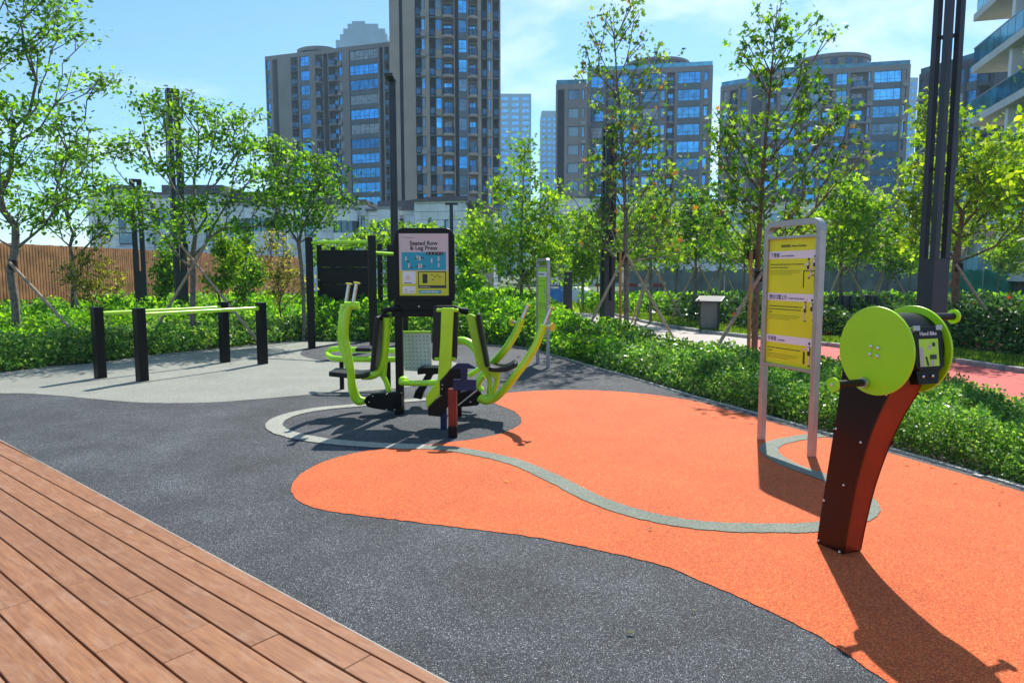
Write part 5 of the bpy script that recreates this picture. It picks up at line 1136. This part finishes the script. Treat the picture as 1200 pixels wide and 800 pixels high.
def grow(trunk, r0, tips, rng, step=.28, rise=.35, wob=.03, tipr=.005):
    """trunk: list of points (leader); tips: (N,3) twig ends. every tip is joined to the nearest wood below it"""
    tr = [np.array(trunk[0], float)]; par = [-1]
    for p in trunk[1:]:
        p = np.array(p, float); q0 = tr[-1]; L_ = np.linalg.norm(p-q0); k = max(1, int(L_/step))
        for j in range(1, k+1): tr.append(q0+(p-q0)*j/k + (rng.normal(size=3)*wob*.15 if j < k else 0)); par.append(len(tr)-2)
    nodes = [x_ for x_ in tr]; ntr = len(nodes); base = nodes[0]; tips = np.asarray(tips)
    order = np.argsort(np.linalg.norm(tips[:, :2]-np.array(trunk[-1])[:2], axis=1) + .35*np.abs(tips[:, 2]-trunk[-1][2]))
    ends = []
    zmin = base[2] + (nodes[ntr-1][2]-base[2])*.22
    pl = [0.0]
    for i in range(1, ntr): pl.append(pl[par[i]] + float(np.linalg.norm(nodes[i]-nodes[par[i]])))
    for ti in order:
        t = tips[ti]; A_ = np.array(nodes); dv = t-A_; dh = np.linalg.norm(dv[:, :2], axis=1); dist = np.linalg.norm(dv, axis=1)
        cost = dist + .42*np.array(pl) + np.where(dv[:, 2] < rise*dh, (rise*dh-dv[:, 2])*1.6, 0) + np.where(A_[:, 2] < zmin, 3, 0)
        j = int(np.argmin(cost)); d = dist[j]; k = max(1, int(d/step)); p0 = A_[j]; last = j
        for i in range(1, k+1):
            f_ = i/k; p = p0+(t-p0)*f_; p = p + np.array([0, 0, -1])*math.sin(math.pi*f_)*d*.07 + (rng.normal(size=3)*wob if i < k else 0)
            nodes.append(p); par.append(last); pl.append(pl[last]+d/k); last = len(nodes)-1
        ends.append(last)
    n = len(nodes); load = np.zeros(n)
    for e in ends: load[e] += 1
    for i in range(n-1, 0, -1):
        if par[i] >= 0: load[par[i]] += load[i]
    mx_ = max(load.max(), 1); rad = tipr + (r0-tipr)*(load/mx_)**.6
    hh = np.array([x_[2] for x_ in nodes]); 
    return nodes, par, rad, ends
def tips_px(blobs, Y, n, rng, zsq=1.0, dsp=1.0):
    """blobs: (px, py, rx, ry[, weight]) outline of the crown in the photograph at distance Y -> points in the round crown"""
    ws = np.array([b[2]*b[3]*(b[4] if len(b) > 4 else 1) for b in blobs], float); ws /= ws.sum(); out_ = []
    for b, w_ in zip(blobs, ws):
        k = max(1, int(round(n*w_))); c = P(b[0], b[1], Y); rx = b[2]*Y/F_PX; rz = b[3]*Y/F_PX
        q = rng.normal(size=(k, 3)); q /= np.linalg.norm(q, axis=1, keepdims=True); q *= rng.uniform(.15, 1, (k, 1))**.5
        dy = rng.uniform(-1, 1)*rx*.8*dsp
        out_.append(np.array([c.x, c.y+dy, c.z]) + q*np.array([rx, rx*dsp, rz]))
    return np.concatenate(out_)
def tree(label, base, trunk, r0, tips, nleaf, lsize, lshape, lmat, bark, seed, spread=(.16, .16, .10), up=.55, group=None, cat='tree', name='tree', rise=.35, extra_along=0.25, wob=.03, step=.28, tipr=.005, ns=7):
    rng = np.random.default_rng(seed); base = Vector((base[0], base[1], 0)); off = np.array(base)
    r0 *= .72; nodes, par, rad, ends = grow([np.array(t)-off for t in trunk], r0, np.asarray(tips)-off, rng, rise=rise, wob=wob, step=step, tipr=tipr)
    root = thing(name, label, cat, base, 0, group)
    link('trunk', branch_mesh('trunk', nodes, par, rad, M[bark], ns), root)
    ar = np.array(nodes); pos = []
    k = nleaf//len(ends)
    sp = np.array(spread)
    for e in ends:
        c = ar[e]; pos.append(c + rng.normal(size=(k, 3))*sp*rng.uniform(.5, 1.15))
        p = par[e]
        if p > 0: pos.append(ar[p] + (ar[e]-ar[p])*rng.uniform(0, 1, (int(k*extra_along), 1)) + rng.normal(size=(int(k*extra_along), 3))*sp*.7)
    pos = np.concatenate(pos)
    me = leaf_mesh('crown', pos, lsize*rng.uniform(.45, 1.3, len(pos)), lshape, rng, M[lmat], up)
    link('crown', me, root); return root
def pxl(pts, Y): return [tuple(P(a_, b_, Y)) for a_, b_ in pts]
def gnd(p, Y): q = P(p, 400, Y); return (q.x, Y, 0)
rng = np.random.default_rng(11)
# T7 tall sparse staked tree in the middle
Y = 15.2; tr = [gnd(734, Y)] + pxl([(734, 330), (733, 250), (729, 160), (722, 80), (719, 20)], Y)
tp = np.concatenate([tips_px([(722, 30, 38, 45), (690, 75, 30, 28), (760, 80, 30, 40), (733, 120, 50, 30)], Y, 60, rng, dsp=.8), tips_px([(725, 180, 55, 45), (700, 215, 35, 30), (740, 255, 62, 45), (775, 215, 32, 60), (790, 270, 30, 35), (700, 285, 30, 25)], Y, 120, rng, dsp=.8)])
tree('tall sparse maple with rusty top leaves, held by stakes in the middle of the photo', gnd(734, Y), tr, .085, tp, 2500, .105, 'maple', 'leaf_rusty', 'bark', 5, (.13, .13, .13), .3, tipr=.006, rise=.95)
# T8 tall maple behind the yellow sign
Y = 11.6; tr = [gnd(884, Y)] + pxl([(886, 350), (889, 280), (894, 200), (902, 110), (908, 40), (916, 2)], Y)
tp = np.concatenate([tips_px([(918, 12, 26, 16), (880, 55, 18, 28), (897, 70, 26, 40), (955, 45, 30, 22, .7), (925, 90, 26, 25, .6)], Y, 45, rng, dsp=.8),
    tips_px([(885, 150, 55, 40), (848, 185, 30, 28), (955, 140, 45, 45), (985, 130, 18, 20), (880, 215, 55, 40), (935, 215, 50, 35), (990, 190, 28, 24), (850, 260, 38, 40), (900, 280, 45, 30), (960, 250, 40, 24)], Y, 165, rng, dsp=.8)])
tree('tall dark leaved maple rising behind the large yellow sign', gnd(884, Y), tr, .075, tp, 2900, .10, 'maple', 'leaf_maple', 'bark2', 6, (.13, .13, .11), .3, tipr=.005, rise=.95)
# T5 bright tree
Y = 19.0; tr = [gnd(611, Y)] + pxl([(611, 320), (612, 250), (614, 200), (615, 170)], Y)
tp = tips_px([(615, 178, 18, 20), (610, 215, 40, 25), (600, 260, 52, 35), (620, 300, 52, 35), (575, 300, 30, 35), (646, 250, 24, 35), (640, 310, 30, 25)], Y, 230, rng)
tree('bright green conical maple behind the lime machine', gnd(611, Y), tr, .07, tp, 4300, .13, 'maple', 'leaf_bright', 'bark', 7, (.2, .2, .16), .4)
# T6
Y = 27; tr = [gnd(683, Y)] + pxl([(683, 300), (684, 250)], Y)
tp = tips_px([(684, 262, 16, 22), (683, 295, 24, 28), (680, 320, 22, 18)], Y, 110, rng)
tree('small bright maple standing behind and right of the conical one', gnd(683, Y), tr, .06, tp, 2600, .18, 'diamond', 'leaf_bright', 'bark', 8, (.25, .25, .2), .4)
# right group
Y = 14.8; tr = [gnd(1119, Y)] + pxl([(1120, 340), (1121, 305), (1128, 250)], Y)
tp = tips_px([(1090, 150, 28, 40), (1150, 170, 30, 20, .5), (1195, 175, 26, 24, .5), (1095, 220, 40, 45), (1150, 200, 60, 50), (1190, 230, 45, 60), (1130, 270, 40, 25), (1075, 260, 20, 30)], Y, 260, rng, dsp=.7)
tree('yellow green tree with forked brown trunk and stakes at the right edge', gnd(1119, Y), tr, .11, tp, 4600, .125, 'maple', 'leaf_yellow', 'bark2', 9, (.2, .2, .15), .4, rise=.5)
Y = 11.5; tr = [gnd(1290, Y)] + pxl([(1288, 330), (1270, 220), (1262, 120)], Y)
tp = tips_px([(1212, 140, 20, 20, .6), (1215, 200, 30, 34), (1250, 150, 40, 60), (1225, 255, 22, 25), (1265, 60, 40, 40)], Y, 110, rng, dsp=.7)
tree('bright leaved young tree hanging into the photo from the right edge', gnd(1290, Y), tr, .07, tp, 1500, .13, 'oval', 'leaf_yellow', 'bark2', 10, (.17, .17, .13), .4, rise=.5)
# left spreading trees, layered flat clumps
def flat(blobs, Y, per, rng, dsp=1.0): return tips_px(blobs, Y, per, rng, dsp=dsp)
Y = 13.2; tr = [gnd(19, Y)] + pxl([(17, 350), (12, 315)], Y)
tp = flat([(40, 22, 52, 12), (85, 45, 26, 9), (15, 60, 40, 16), (75, 90, 50, 14), (10, 120, 50, 16), (60, 150, 60, 14), (35, 185, 40, 14), (95, 180, 30, 9), (5, 215, 34, 16), (45, 235, 40, 12), (95, 225, 22, 8), (-50, 60, 50, 30), (-60, 150, 60, 30), (-40, 230, 40, 20), (20, 260, 30, 10), (20, -20, 70, 20)], Y, 250, rng, .8)
tree('large spreading tree with forked trunk at the left edge', gnd(19, Y), tr, .10, tp, 6200, .10, 'oval', 'leaf_dark', 'bark', 21, (.24, .24, .08), .6, rise=.75, wob=.04)
Y = 17.5; tr = [gnd(84, Y)] + pxl([(85, 340), (85, 303)], Y)
tp = flat([(95, 190, 40, 8), (60, 205, 30, 8), (120, 215, 26, 8), (65, 238, 36, 8), (105, 245, 30, 7), (135, 235, 18, 7), (70, 262, 26, 6), (118, 268, 20, 6), (95, 170, 26, 6)], Y, 95, rng, .8)
tree('slim spreading tree with pale stakes in front of the timber fence', gnd(84, Y), tr, .065, tp, 2100, .115, 'oval', 'leaf_dark', 'bark', 22, (.28, .28, .08), .6, rise=.8, wob=.04)
Y = 14.4; tr = [gnd(226, Y)] + pxl([(226, 350), (226, 300), (229, 275)], Y)
tp = flat([(150, 165, 28, 8), (200, 160, 40, 10), (255, 160, 40, 10), (295, 175, 26, 9), (140, 180, 18, 7), (185, 195, 26, 9), (245, 195, 36, 9), (300, 205, 26, 9), (150, 232, 34, 11), (180, 262, 26, 9), (165, 250, 20, 8), (265, 235, 40, 9), (225, 248, 26, 8), (245, 268, 34, 7), (315, 235, 22, 10), (320, 262, 18, 8), (215, 130, 50, 14), (270, 135, 36, 10), (205, 280, 20, 7), (290, 262, 20, 7)], Y, 210, rng, .8)
tree('wide open spreading tree with crossed stakes behind the parallel bars', gnd(226, Y), tr, .08, tp, 5000, .10, 'oval', 'leaf_dark', 'bark', 23, (.24, .24, .09), .6, rise=.85, wob=.04)
Y = 15.6; tr = [gnd(356, Y)] + pxl([(356, 350), (353, 310), (350, 285)], Y)
tp = flat([(328, 178, 22, 12), (368, 195, 32, 12), (325, 205, 24, 9), (355, 222, 34, 10), (395, 215, 18, 6), (330, 235, 24, 8), (375, 245, 30, 8), (408, 233, 14, 5), (345, 260, 28, 7), (310, 225, 18, 8), (385, 262, 14, 4)], Y, 150, rng, .8)
tree('spreading tree with a thin trunk between the parallel bars and the pull up frame', gnd(356, Y), tr, .06, tp, 3500, .10, 'oval', 'leaf_dark', 'bark', 24, (.23, .23, .10), .6, rise=.7, wob=.04)
# shrubs by the fence
def shrub(label, p, Y, blobs, n, nl, ls, m, seed, shape='oval', stem='bark2', up=.35, group='shrubs in front of the timber fence', spread=.12):
    rg = np.random.default_rng(seed); tp = tips_px(blobs, Y, n, rg); b_ = gnd(p, Y); tr = [b_, (b_[0]+.02, b_[1], .35), (b_[0]-.02, b_[1], .8)]
    return tree(label, b_, tr, .03, tp, nl, ls, shape, m, stem, seed, (spread, spread, spread*.8), up, group, 'shrub', 'shrub', rise=.6, step=.2)
shrub('dark loose shrub between the two left trees against the fence', 112, 17.5, [(112, 310, 26, 30), (100, 335, 22, 20), (128, 330, 20, 26), (112, 270, 14, 12)], 60, 1400, .085, 'leaf_dry', 31)
shrub('dark narrow shrub just left of the fence side lamp column', 197, 19.5, [(199, 325, 14, 25), (197, 300, 10, 12)], 50, 1400, .10, 'leaf_dark', 32)
shrub('young bright green shrub in front of the fence behind the parallel bars', 262, 15.6, [(255, 285, 14, 14), (268, 300, 20, 20), (262, 325, 18, 16)], 60, 1500, .10, 'leaf_bright', 33)
shrub('dark conical shrub beside the bright young shrub', 288, 18, [(288, 290, 10, 25), (288, 325, 22, 25)], 70, 2000, .09, 'leaf_dark', 34)
shrub('sparse yellowish shrub left of the pull up frame', 330, 16.5, [(325, 300, 24, 30), (345, 330, 20, 24), (315, 335, 16, 20)], 60, 1100, .08, 'leaf_dry', 35)
shrub('bright leafy shrub showing above the dark board of the pull up frame', 400, 21, [(392, 290, 28, 12), (430, 280, 26, 14), (405, 310, 30, 20)], 70, 1900, .13, 'leaf_bright', 36)
shrub('bright leafy shrub behind the instruction board', 456, 23, [(452, 268, 28, 9), (500, 268, 24, 7), (450, 295, 22, 22), (460, 330, 24, 20), (505, 300, 26, 30)], 110, 2900, .14, 'leaf_bright', 37)
shrub('bushy green tree mass right of the instruction board', 548, 22, [(548, 300, 16, 22), (545, 330, 24, 18)], 60, 1900, .14, 'leaf_shrub', 38)
# trees of the far rows: three models copied
def model(label, Y, p, blobs, n, nl, ls, m, seed, shape='diamond'):
    tp = tips_px(blobs, Y, n, np.random.default_rng(seed)); b_ = gnd(p, Y); top = min(b[1] for b in blobs)
    return tree(label, b_, [b_]+pxl([(p, 330), (p+1, 280), (p, top+5)], Y), .065, tp, nl, ls, shape, m, 'bark', seed, (.24, .24, .18), .4, 'trees of the far rows')
mA = model('leafy green tree directly right of the tall sparse maple', 21, 762, [(762, 235, 18, 20), (760, 268, 34, 28), (765, 298, 38, 14)], 110, 2000, .14, 'leaf_bright', 41, 'maple')
mB = model('green tree behind the lectern with a thin dark trunk', 22, 815, [(815, 235, 16, 20), (812, 265, 32, 26), (818, 296, 36, 14)], 110, 1900, .15, 'leaf_maple', 42)
mC = model('broad bright tree right of the yellow sign', 20, 985, [(985, 235, 30, 24), (975, 265, 42, 22), (1000, 288, 40, 16), (1010, 250, 26, 22)], 140, 2700, .14, 'leaf_bright', 43, 'maple')
crk = random.Random(77)
far = [(mA, 955, 26, 1.0, 'green tree seen between the yellow sign and the broad bright tree'),
       (mC, 715, 31, 1.0, 'broad tree far behind the middle lamp column'), (mA, 842, 27, 1.05, 'green tree just left of the yellow sign behind its maple'), (mB, 790, 34, 1.1, 'far tree in the gap right of the tall sparse maple'),
       (mC, 870, 35, 1.0, 'far broad tree behind the trunk of the tall dark maple'), (mB, 655, 34, .95, 'far green tree right of the bright conical maple'), (mA, 560, 31, 1.0, 'far green tree left of the bright conical maple'),
       (mB, 1000, 36, .9, 'far tree behind the broad bright tree'),
       (mC, 640, 42, .95, 'farthest tree in the gap behind the small green sign'), (mA, 735, 40, .9, 'farthest tree behind the striped barrier'), (mB, 915, 38, 1.0, 'farthest tree behind the large yellow sign')]
far += [(mB, 1035, 24, .9, 'bright tree just left of the large lamp column'), (mA, 1062, 31, .95, 'far tree half hidden by the large lamp column'), (mC, 1165, 30, .8, 'far broad tree in front of the maroon building'), (mB, 935, 30, .9, 'slim far tree just right of the yellow sign'), (mA, 700, 36, .85, 'small far tree just left of the middle lamp column')]
for src, p, Y_, s_, lab in far:
    c = copy_tree(src); g_ = gnd(p, Y_); c.location = g_; c.rotation_euler = (0, 0, crk.uniform(0, 6.28)); c.scale = (s_, s_, s_*crk.uniform(.9, 1.05)); c['label'] = lab
# ------------------------------------------------------------------ stakes
def stakes(label, tops, feet, Y, dys, m='bamboo', r=.032):
    b_ = Vector(gnd(sum(f_[0] for f_ in feet)/len(feet), Y)); root = thing('tree_stakes', label, 'tree stakes', b_, 0, 'stakes holding the trees')
    for t_, f_, dy in zip(tops, feet, dys):
        a_ = P(*t_, Y + (-.12 if dy < 0 else .10)); q = P(*f_, Y+dy); mm_ = m
        if len(f_) > 2: pass
        d_ = (a_-q).normalized(); q = q - d_*(q.z/d_.z if abs(d_.z) > .05 else 0) if q.z > 0 else q
        mb = MB(); mb.tube([q, a_+d_*.12], [r, r*.9], 8); local_part(mb, 'stake', M[mm_], root)
    t0_ = P(*tops[0], Y); mb = MB(); mb.tube([t0_-Z*.06, t0_+Z*.12], .075, 10); local_part(mb, 'tie_band', M['strap'], root)
    return root
stakes('crossed wooden stakes tied to the spreading tree behind the parallel bars', [(216, 292), (238, 291)], [(298, 394), (181, 388)], 14.3, (-.4, -.3))
stakes('long slanting stake tied to the large tree at the left edge', [(15, 312)], [(98, 401)], 13.2, (-.3,))
stakes('pale stakes tied to the slim tree in front of the timber fence', [(88, 322), (86, 312)], [(113, 353), (90, 366)], 17.5, (.2, -.4))
stakes('tripod of stakes round the tall sparse maple in the middle', [(731, 302), (736, 302)], [(682, 398), (793, 403)], 15.1, (-.5, -.5))
stakes('upright orange stake beside the tall sparse maple', [(727, 302)], [(727, 392)], 15.0, (-.1,), 'yellow_stake')
stakes('slanting stake leaning on the maple behind the yellow sign', [(889, 326)], [(829, 425)], 11.6, (-.4,))
stakes('upright orange stake beside the maple behind the yellow sign', [(880, 300)], [(877, 418)], 11.5, (-.1,), 'yellow_stake')
stakes('crossed stakes on the forked brown trunk at the right', [(1124, 315), (1122, 318)], [(1170, 386), (1098, 358)], 14.7, (-.5, .6))
stakes('small stakes holding the bright conical maple', [(614, 321), (613, 322)], [(593, 360), (627, 352)], 18.9, (-.4, .3))
for p_, Y_, lab in ((762, 21, 'wooden stakes of the leafy tree right of the tall sparse maple'), (815, 22, 'wooden stakes of the tree behind the lectern'), (985, 20, 'wooden stakes of the broad bright tree right of the yellow sign'), (1035, 24, 'wooden stakes of the tree just left of the large lamp column'), (842, 27, 'wooden stakes of the tree just left of the yellow sign')):
    g_ = P(p_, 400, Y_); tz = 1.75; x_ = g_.x; root = thing('tree_stakes', lab, 'tree stakes', (x_, Y_, 0), crk.uniform(0, 2), 'stakes holding the trees')
    for k in range(3): q_ = 2.094*k; mb = MB(); mb.tube([(1.05*math.cos(q_), 1.05*math.sin(q_), 0), (.06*math.cos(q_), .06*math.sin(q_), tz)], .032, 7); mb.build('stake', M['bamboo'], root)
# ------------------------------------------------------------------ ground cover masses
def noise2(x, y, s, seed=0):
    return (np.sin(x*s*1.7+seed)*np.cos(y*s*1.3+seed*2.1) + .6*np.sin(x*s*3.1+y*s*2.3+seed*.7) + .4*np.sin(x*s*6.7-y*s*5.1+seed*1.3)+.3*np.sin(x*s*11-y*s*13.1+seed*2.3))/2.3
def inpoly(x, y, poly):
    c = np.zeros(len(x), bool); n = len(poly); j = n-1
    for i in range(n):
        xi, yi = poly[i]; xj, yj = poly[j]
        cond = ((yi > y) != (yj > y)) & (x < (xj-xi)*(y-yi)/((yj-yi)+1e-12)+xi); c ^= cond; j = i
    return c
def mass(name, label, poly, hfun, k_size, lai, m, seed, shape='diamond', up=.45, smin=.018, smax=.12, cat='ground cover', hn=.25, nsc=1.4, side=True, cap=260000):
    rg = np.random.default_rng(seed); poly = [(p[0], p[1]) for p in poly]; xs = [p[0] for p in poly]; ys = [p[1] for p in poly]; pos = []; sz = []
    y0, y1 = min(ys), max(ys); tot = 0
    ye = y0
    while ye < y1:
        yn = min(y1, ye*1.12+.25); ym = (ye+yn)/2; s_ = min(smax, max(smin, k_size*ym)); ar = (max(xs)-min(xs))*(yn-ye)
        n = int(ar*lai/(s_*s_*.30))
        x = rg.uniform(min(xs), max(xs), n); y = rg.uniform(ye, yn, n)
        vis = np.abs(x) < y*.78+2.0
        kk = inpoly(x, y, poly) & vis; x = x[kk]; y = y[kk]; h = hfun(x, y)*(1+hn*noise2(x, y, nsc, seed)+.5*hn*noise2(x, y, nsc*3.7, seed+3))
        z = h*(1-rg.uniform(0, 1, len(x))**1.7*.95) + rg.normal(size=len(x))*.015
        pos.append(np.stack([x, y, np.maximum(z, .01)], 1)); sz.append(s_*rg.uniform(.7, 1.3, len(x))); ye = yn
    pos = np.concatenate(pos); sz = np.concatenate(sz)
    print(name, len(pos))
    if len(pos) > cap: kk = rg.permutation(len(pos))[:cap]; sz = sz[kk]*math.sqrt(len(pos)/cap); pos = pos[kk]
    me = leaf_mesh(name, pos, sz, shape, rg, M[m], up); o = link(name, me); tag(o, label, cat, None, 'stuff'); return o
def dist_to(line, x, y):
    d = np.full(len(x), 1e9)
    for a_, b_ in zip(line[:-1], line[1:]):
        ax, ay, bx_, by_ = a_[0], a_[1], b_[0], b_[1]; L2 = (bx_-ax)**2+(by_-ay)**2+1e-9; t = np.clip(((x-ax)*(bx_-ax)+(y-ay)*(by_-ay))/L2, 0, 1)
        d = np.minimum(d, np.hypot(x-ax-t*(bx_-ax), y-ay-t*(by_-ay)))
    return d
Ledge = [(p.x, p.y) for p in smooth_curve([L_END]+BED_L, 2)]
Redge = [(p.x, p.y) for p in smooth_curve(BED_R+[R_END], 2)]
Nl = [(p.x, p.y) for p in nearl]
# right bed between rubber and footpath
def off(line, d):   # shift a line away from the rubber
    o_ = []
    for i, p in enumerate(line):
        q0 = line[max(i-1, 0)]; q1 = line[min(i+1, len(line)-1)]; tx, ty = q1[0]-q0[0], q1[1]-q0[1]; l_ = math.hypot(tx, ty)+1e-9; o_.append((p[0]-ty/l_*d, p[1]+tx/l_*d))
    return o_
R_in = off(Redge, .06); 
mass('ground_cover', 'dense low glossy green ground cover between the rubber surface and the footpath', R_in + Nl[3:][::-1], lambda x, y: .05+.27*np.clip(dist_to(Redge, x, y)/.30, 0, 1)**.7*np.clip(dist_to(Nl, x, y)/.2+.3, 0, 1), .0058, 3.4, 'leaf_hedge', 1, 'diamond', .42, .02, .09, hn=.34, nsc=2.6, cap=330000)
# middle hedge mass
Lm = [(p.x, p.y) for p in gp([(356, 400), (430, 398.5), (500, 399), (564, 404), (615, 408), (660, 420), (680, 426)])]
mass('hedge', 'waist high bright green hedge behind the exercise machine', off(Lm, .05) + [(G(700, 432).x+.2, G(700, 432).y+.3)] + [(p[0]-.1, p[1]) for p in Nl[:4]][::-1] + [(-3.5, 26), (-7, 24), (Lm[0][0]-.2, Lm[0][1]+6)],
     lambda x, y: .10+.78*np.clip(dist_to(Lm, x, y)/.7, 0, 1)**.6*np.clip(1-(x-.6)/1.8, .25, 1), .0062, 2.6, 'leaf_shrub', 2, 'diamond', .4, .05, .16, 'hedge', hn=.22, nsc=1.6, cap=230000)
# left beds
Lf = [p for p in Ledge if p[1] < 15.7]
mass('ground_cover', 'low dark green ground cover along the left edge of the pale rubber', off(Lf, .04) + off(Lf, 2.0)[::-1], lambda x, y: .08+.38*np.clip(dist_to(Lf, x, y)/.5, 0, 1)**.7, .0060, 3.0, 'leaf_hedge', 3, 'diamond', .45, .04, .12, hn=.3, nsc=1.8, cap=150000)
Lb = off(Lf, 1.9)
mass('bushes', 'bright green knee high bushes in front of the timber fence', Lb + [(-7.6, 26), (-12.2, 26), (-14.0, 19.0), (-17, 17)], lambda x, y: .42+.35*noise2(x, y, .9, 4)**2+.22*np.clip(dist_to(Lb, x, y)/1.5, 0, 1), .0062, 2.2, 'leaf_shrub', 4, 'oval', .5, .06, .16, 'bushes', hn=.3, nsc=1.3, cap=180000)
# beyond the path: grass verge then dark shrubs
Kl = [(p.x, p.y) for p in smooth_curve(kerb, 3)]
V1 = off(Kl, .16); V2 = off(Kl, 1.5)
def blades(name, label, poly, seed, dens, h, m='grass'):
    rg = np.random.default_rng(seed); xs = [p[0] for p in poly]; ys = [p[1] for p in poly]; n = int((max(xs)-min(xs))*(max(ys)-min(ys))*dens)
    x = rg.uniform(min(xs), max(xs), n); y = rg.uniform(min(ys), max(ys), n); k = inpoly(x, y, poly) & (np.abs(x) < y*.78+2); x = x[k]; y = y[k]; n = len(x); print(name, n)
    hh = h*rg.uniform(.5, 1.3, n)*(1+.4*noise2(x, y, 1.5, seed)); a_ = rg.uniform(0, 6.28, n); w_ = .010+.0012*y; lx = rg.normal(size=n)*.35*hh; ly = rg.normal(size=n)*.35*hh
    v = np.stack([np.stack([x-np.cos(a_)*w_, y-np.sin(a_)*w_, 0*x-.02], 1), np.stack([x+np.cos(a_)*w_, y+np.sin(a_)*w_, 0*x-.02], 1), np.stack([x+lx, y+ly, hh], 1)], 1)
    me = bpy.data.meshes.new(name); me.vertices.add(n*3); me.vertices.foreach_set('co', v.reshape(-1).astype(np.float32)); me.loops.add(n*3); me.loops.foreach_set('vertex_index', np.arange(n*3, dtype=np.int32)); me.polygons.add(n)
    me.polygons.foreach_set('loop_start', (np.arange(n)*3).astype(np.int32)); me.polygons.foreach_set('loop_total', np.full(n, 3, dtype=np.int32)); me.update(calc_edges=True); me.materials.append(M[m])
    return tag(link(name, me), label, 'grass', None, 'stuff')
blades('grass', 'short bright grass verge along the far side of the footpath', V1 + V2[::-1], 12, 1400, .11)
blades('grass', 'rough grass of the park under the far trees', [(-3, 27), (2, 27), (6, 24), (30, 24), (34, 46), (-16, 46)], 13, 70, .25)
V3 = [p for p in off(Kl, 1.45)]
mass('shrub_bed', 'dark glossy flowering shrubs behind the grass verge on the right', V3[4:] + [(16, 11), (19, 17), (17, 22), (5.0, 24)], lambda x, y: .22+.52*np.clip(dist_to(V3, x, y)/.6, 0, 1)**.6, .0068, 2.2, 'leaf_rhodo', 6, 'oval', .4, .08, .16, 'shrubs', hn=.35, nsc=1.2, cap=170000)
mass('shrub_bed', 'brighter green shrubs below the netting fence', [(3, 25.5), (10, 24.5), (17.5, 22.5), (25, 18), (27, 25), (16, 30), (3, 31)], lambda x, y: .6+0*x, .0065, 1.5, 'leaf_shrub', 7, 'oval', .4, .1, .2, 'shrubs', hn=.3, nsc=1.0, cap=60000)
# fallen leaves on the rubber near the beds and a few on the open floor
rgl = np.random.default_rng(91); lv = []
for ln_ in (Redge, Ledge, [(p.x, p.y) for p in gp([(430, 398.5), (564, 404), (660, 420)])]):
    for a_, b_ in zip(ln_[:-1], ln_[1:]):
        L_ = math.hypot(b_[0]-a_[0], b_[1]-a_[1])
        for _ in range(int(L_*9)):
            t_ = rgl.uniform(); d_ = -abs(rgl.normal())*.22+.05; tx, ty = (b_[0]-a_[0])/L_, (b_[1]-a_[1])/L_; lv.append((a_[0]+(b_[0]-a_[0])*t_-ty*d_, a_[1]+(b_[1]-a_[1])*t_+tx*d_, .018))
for _ in range(26): lv.append((rgl.uniform(-4, 3), rgl.uniform(2.5, 11), .016))
lv = np.array(lv); lm_ = leaf_mesh('fallen_leaves', lv, rgl.uniform(.018, .042, len(lv)), 'oval', rgl, M['leaf_dry'], .95); tag(link('fallen_leaves', lm_), 'small dry leaves scattered on the rubber along the planting edge', 'leaves', None, 'stuff')
# ------------------------------------------------------------------ air: one closed box of pale haze round the whole place
HAZE = 0.00048
hm = bpy.data.materials.new('haze'); hm.use_nodes = True; t_ = hm.node_tree; t_.nodes.clear()
ho = N(t_, 'ShaderNodeOutputMaterial'); hv = N(t_, 'ShaderNodeVolumePrincipled'); hv.inputs['Density'].default_value = HAZE; hv.inputs['Color'].default_value = (0.55, 0.80, 1.0, 1); hv.inputs['Anisotropy'].default_value = 0.2
t_.links.new(hv.outputs[0], ho.inputs['Volume'])
mb = MB(); mb.box((-420, -40, -1.1), (420, 520, 118)); hz = mb.build('haze', hm); tag(hz, 'pale blue air haze round the whole place', 'haze', None, 'stuff')
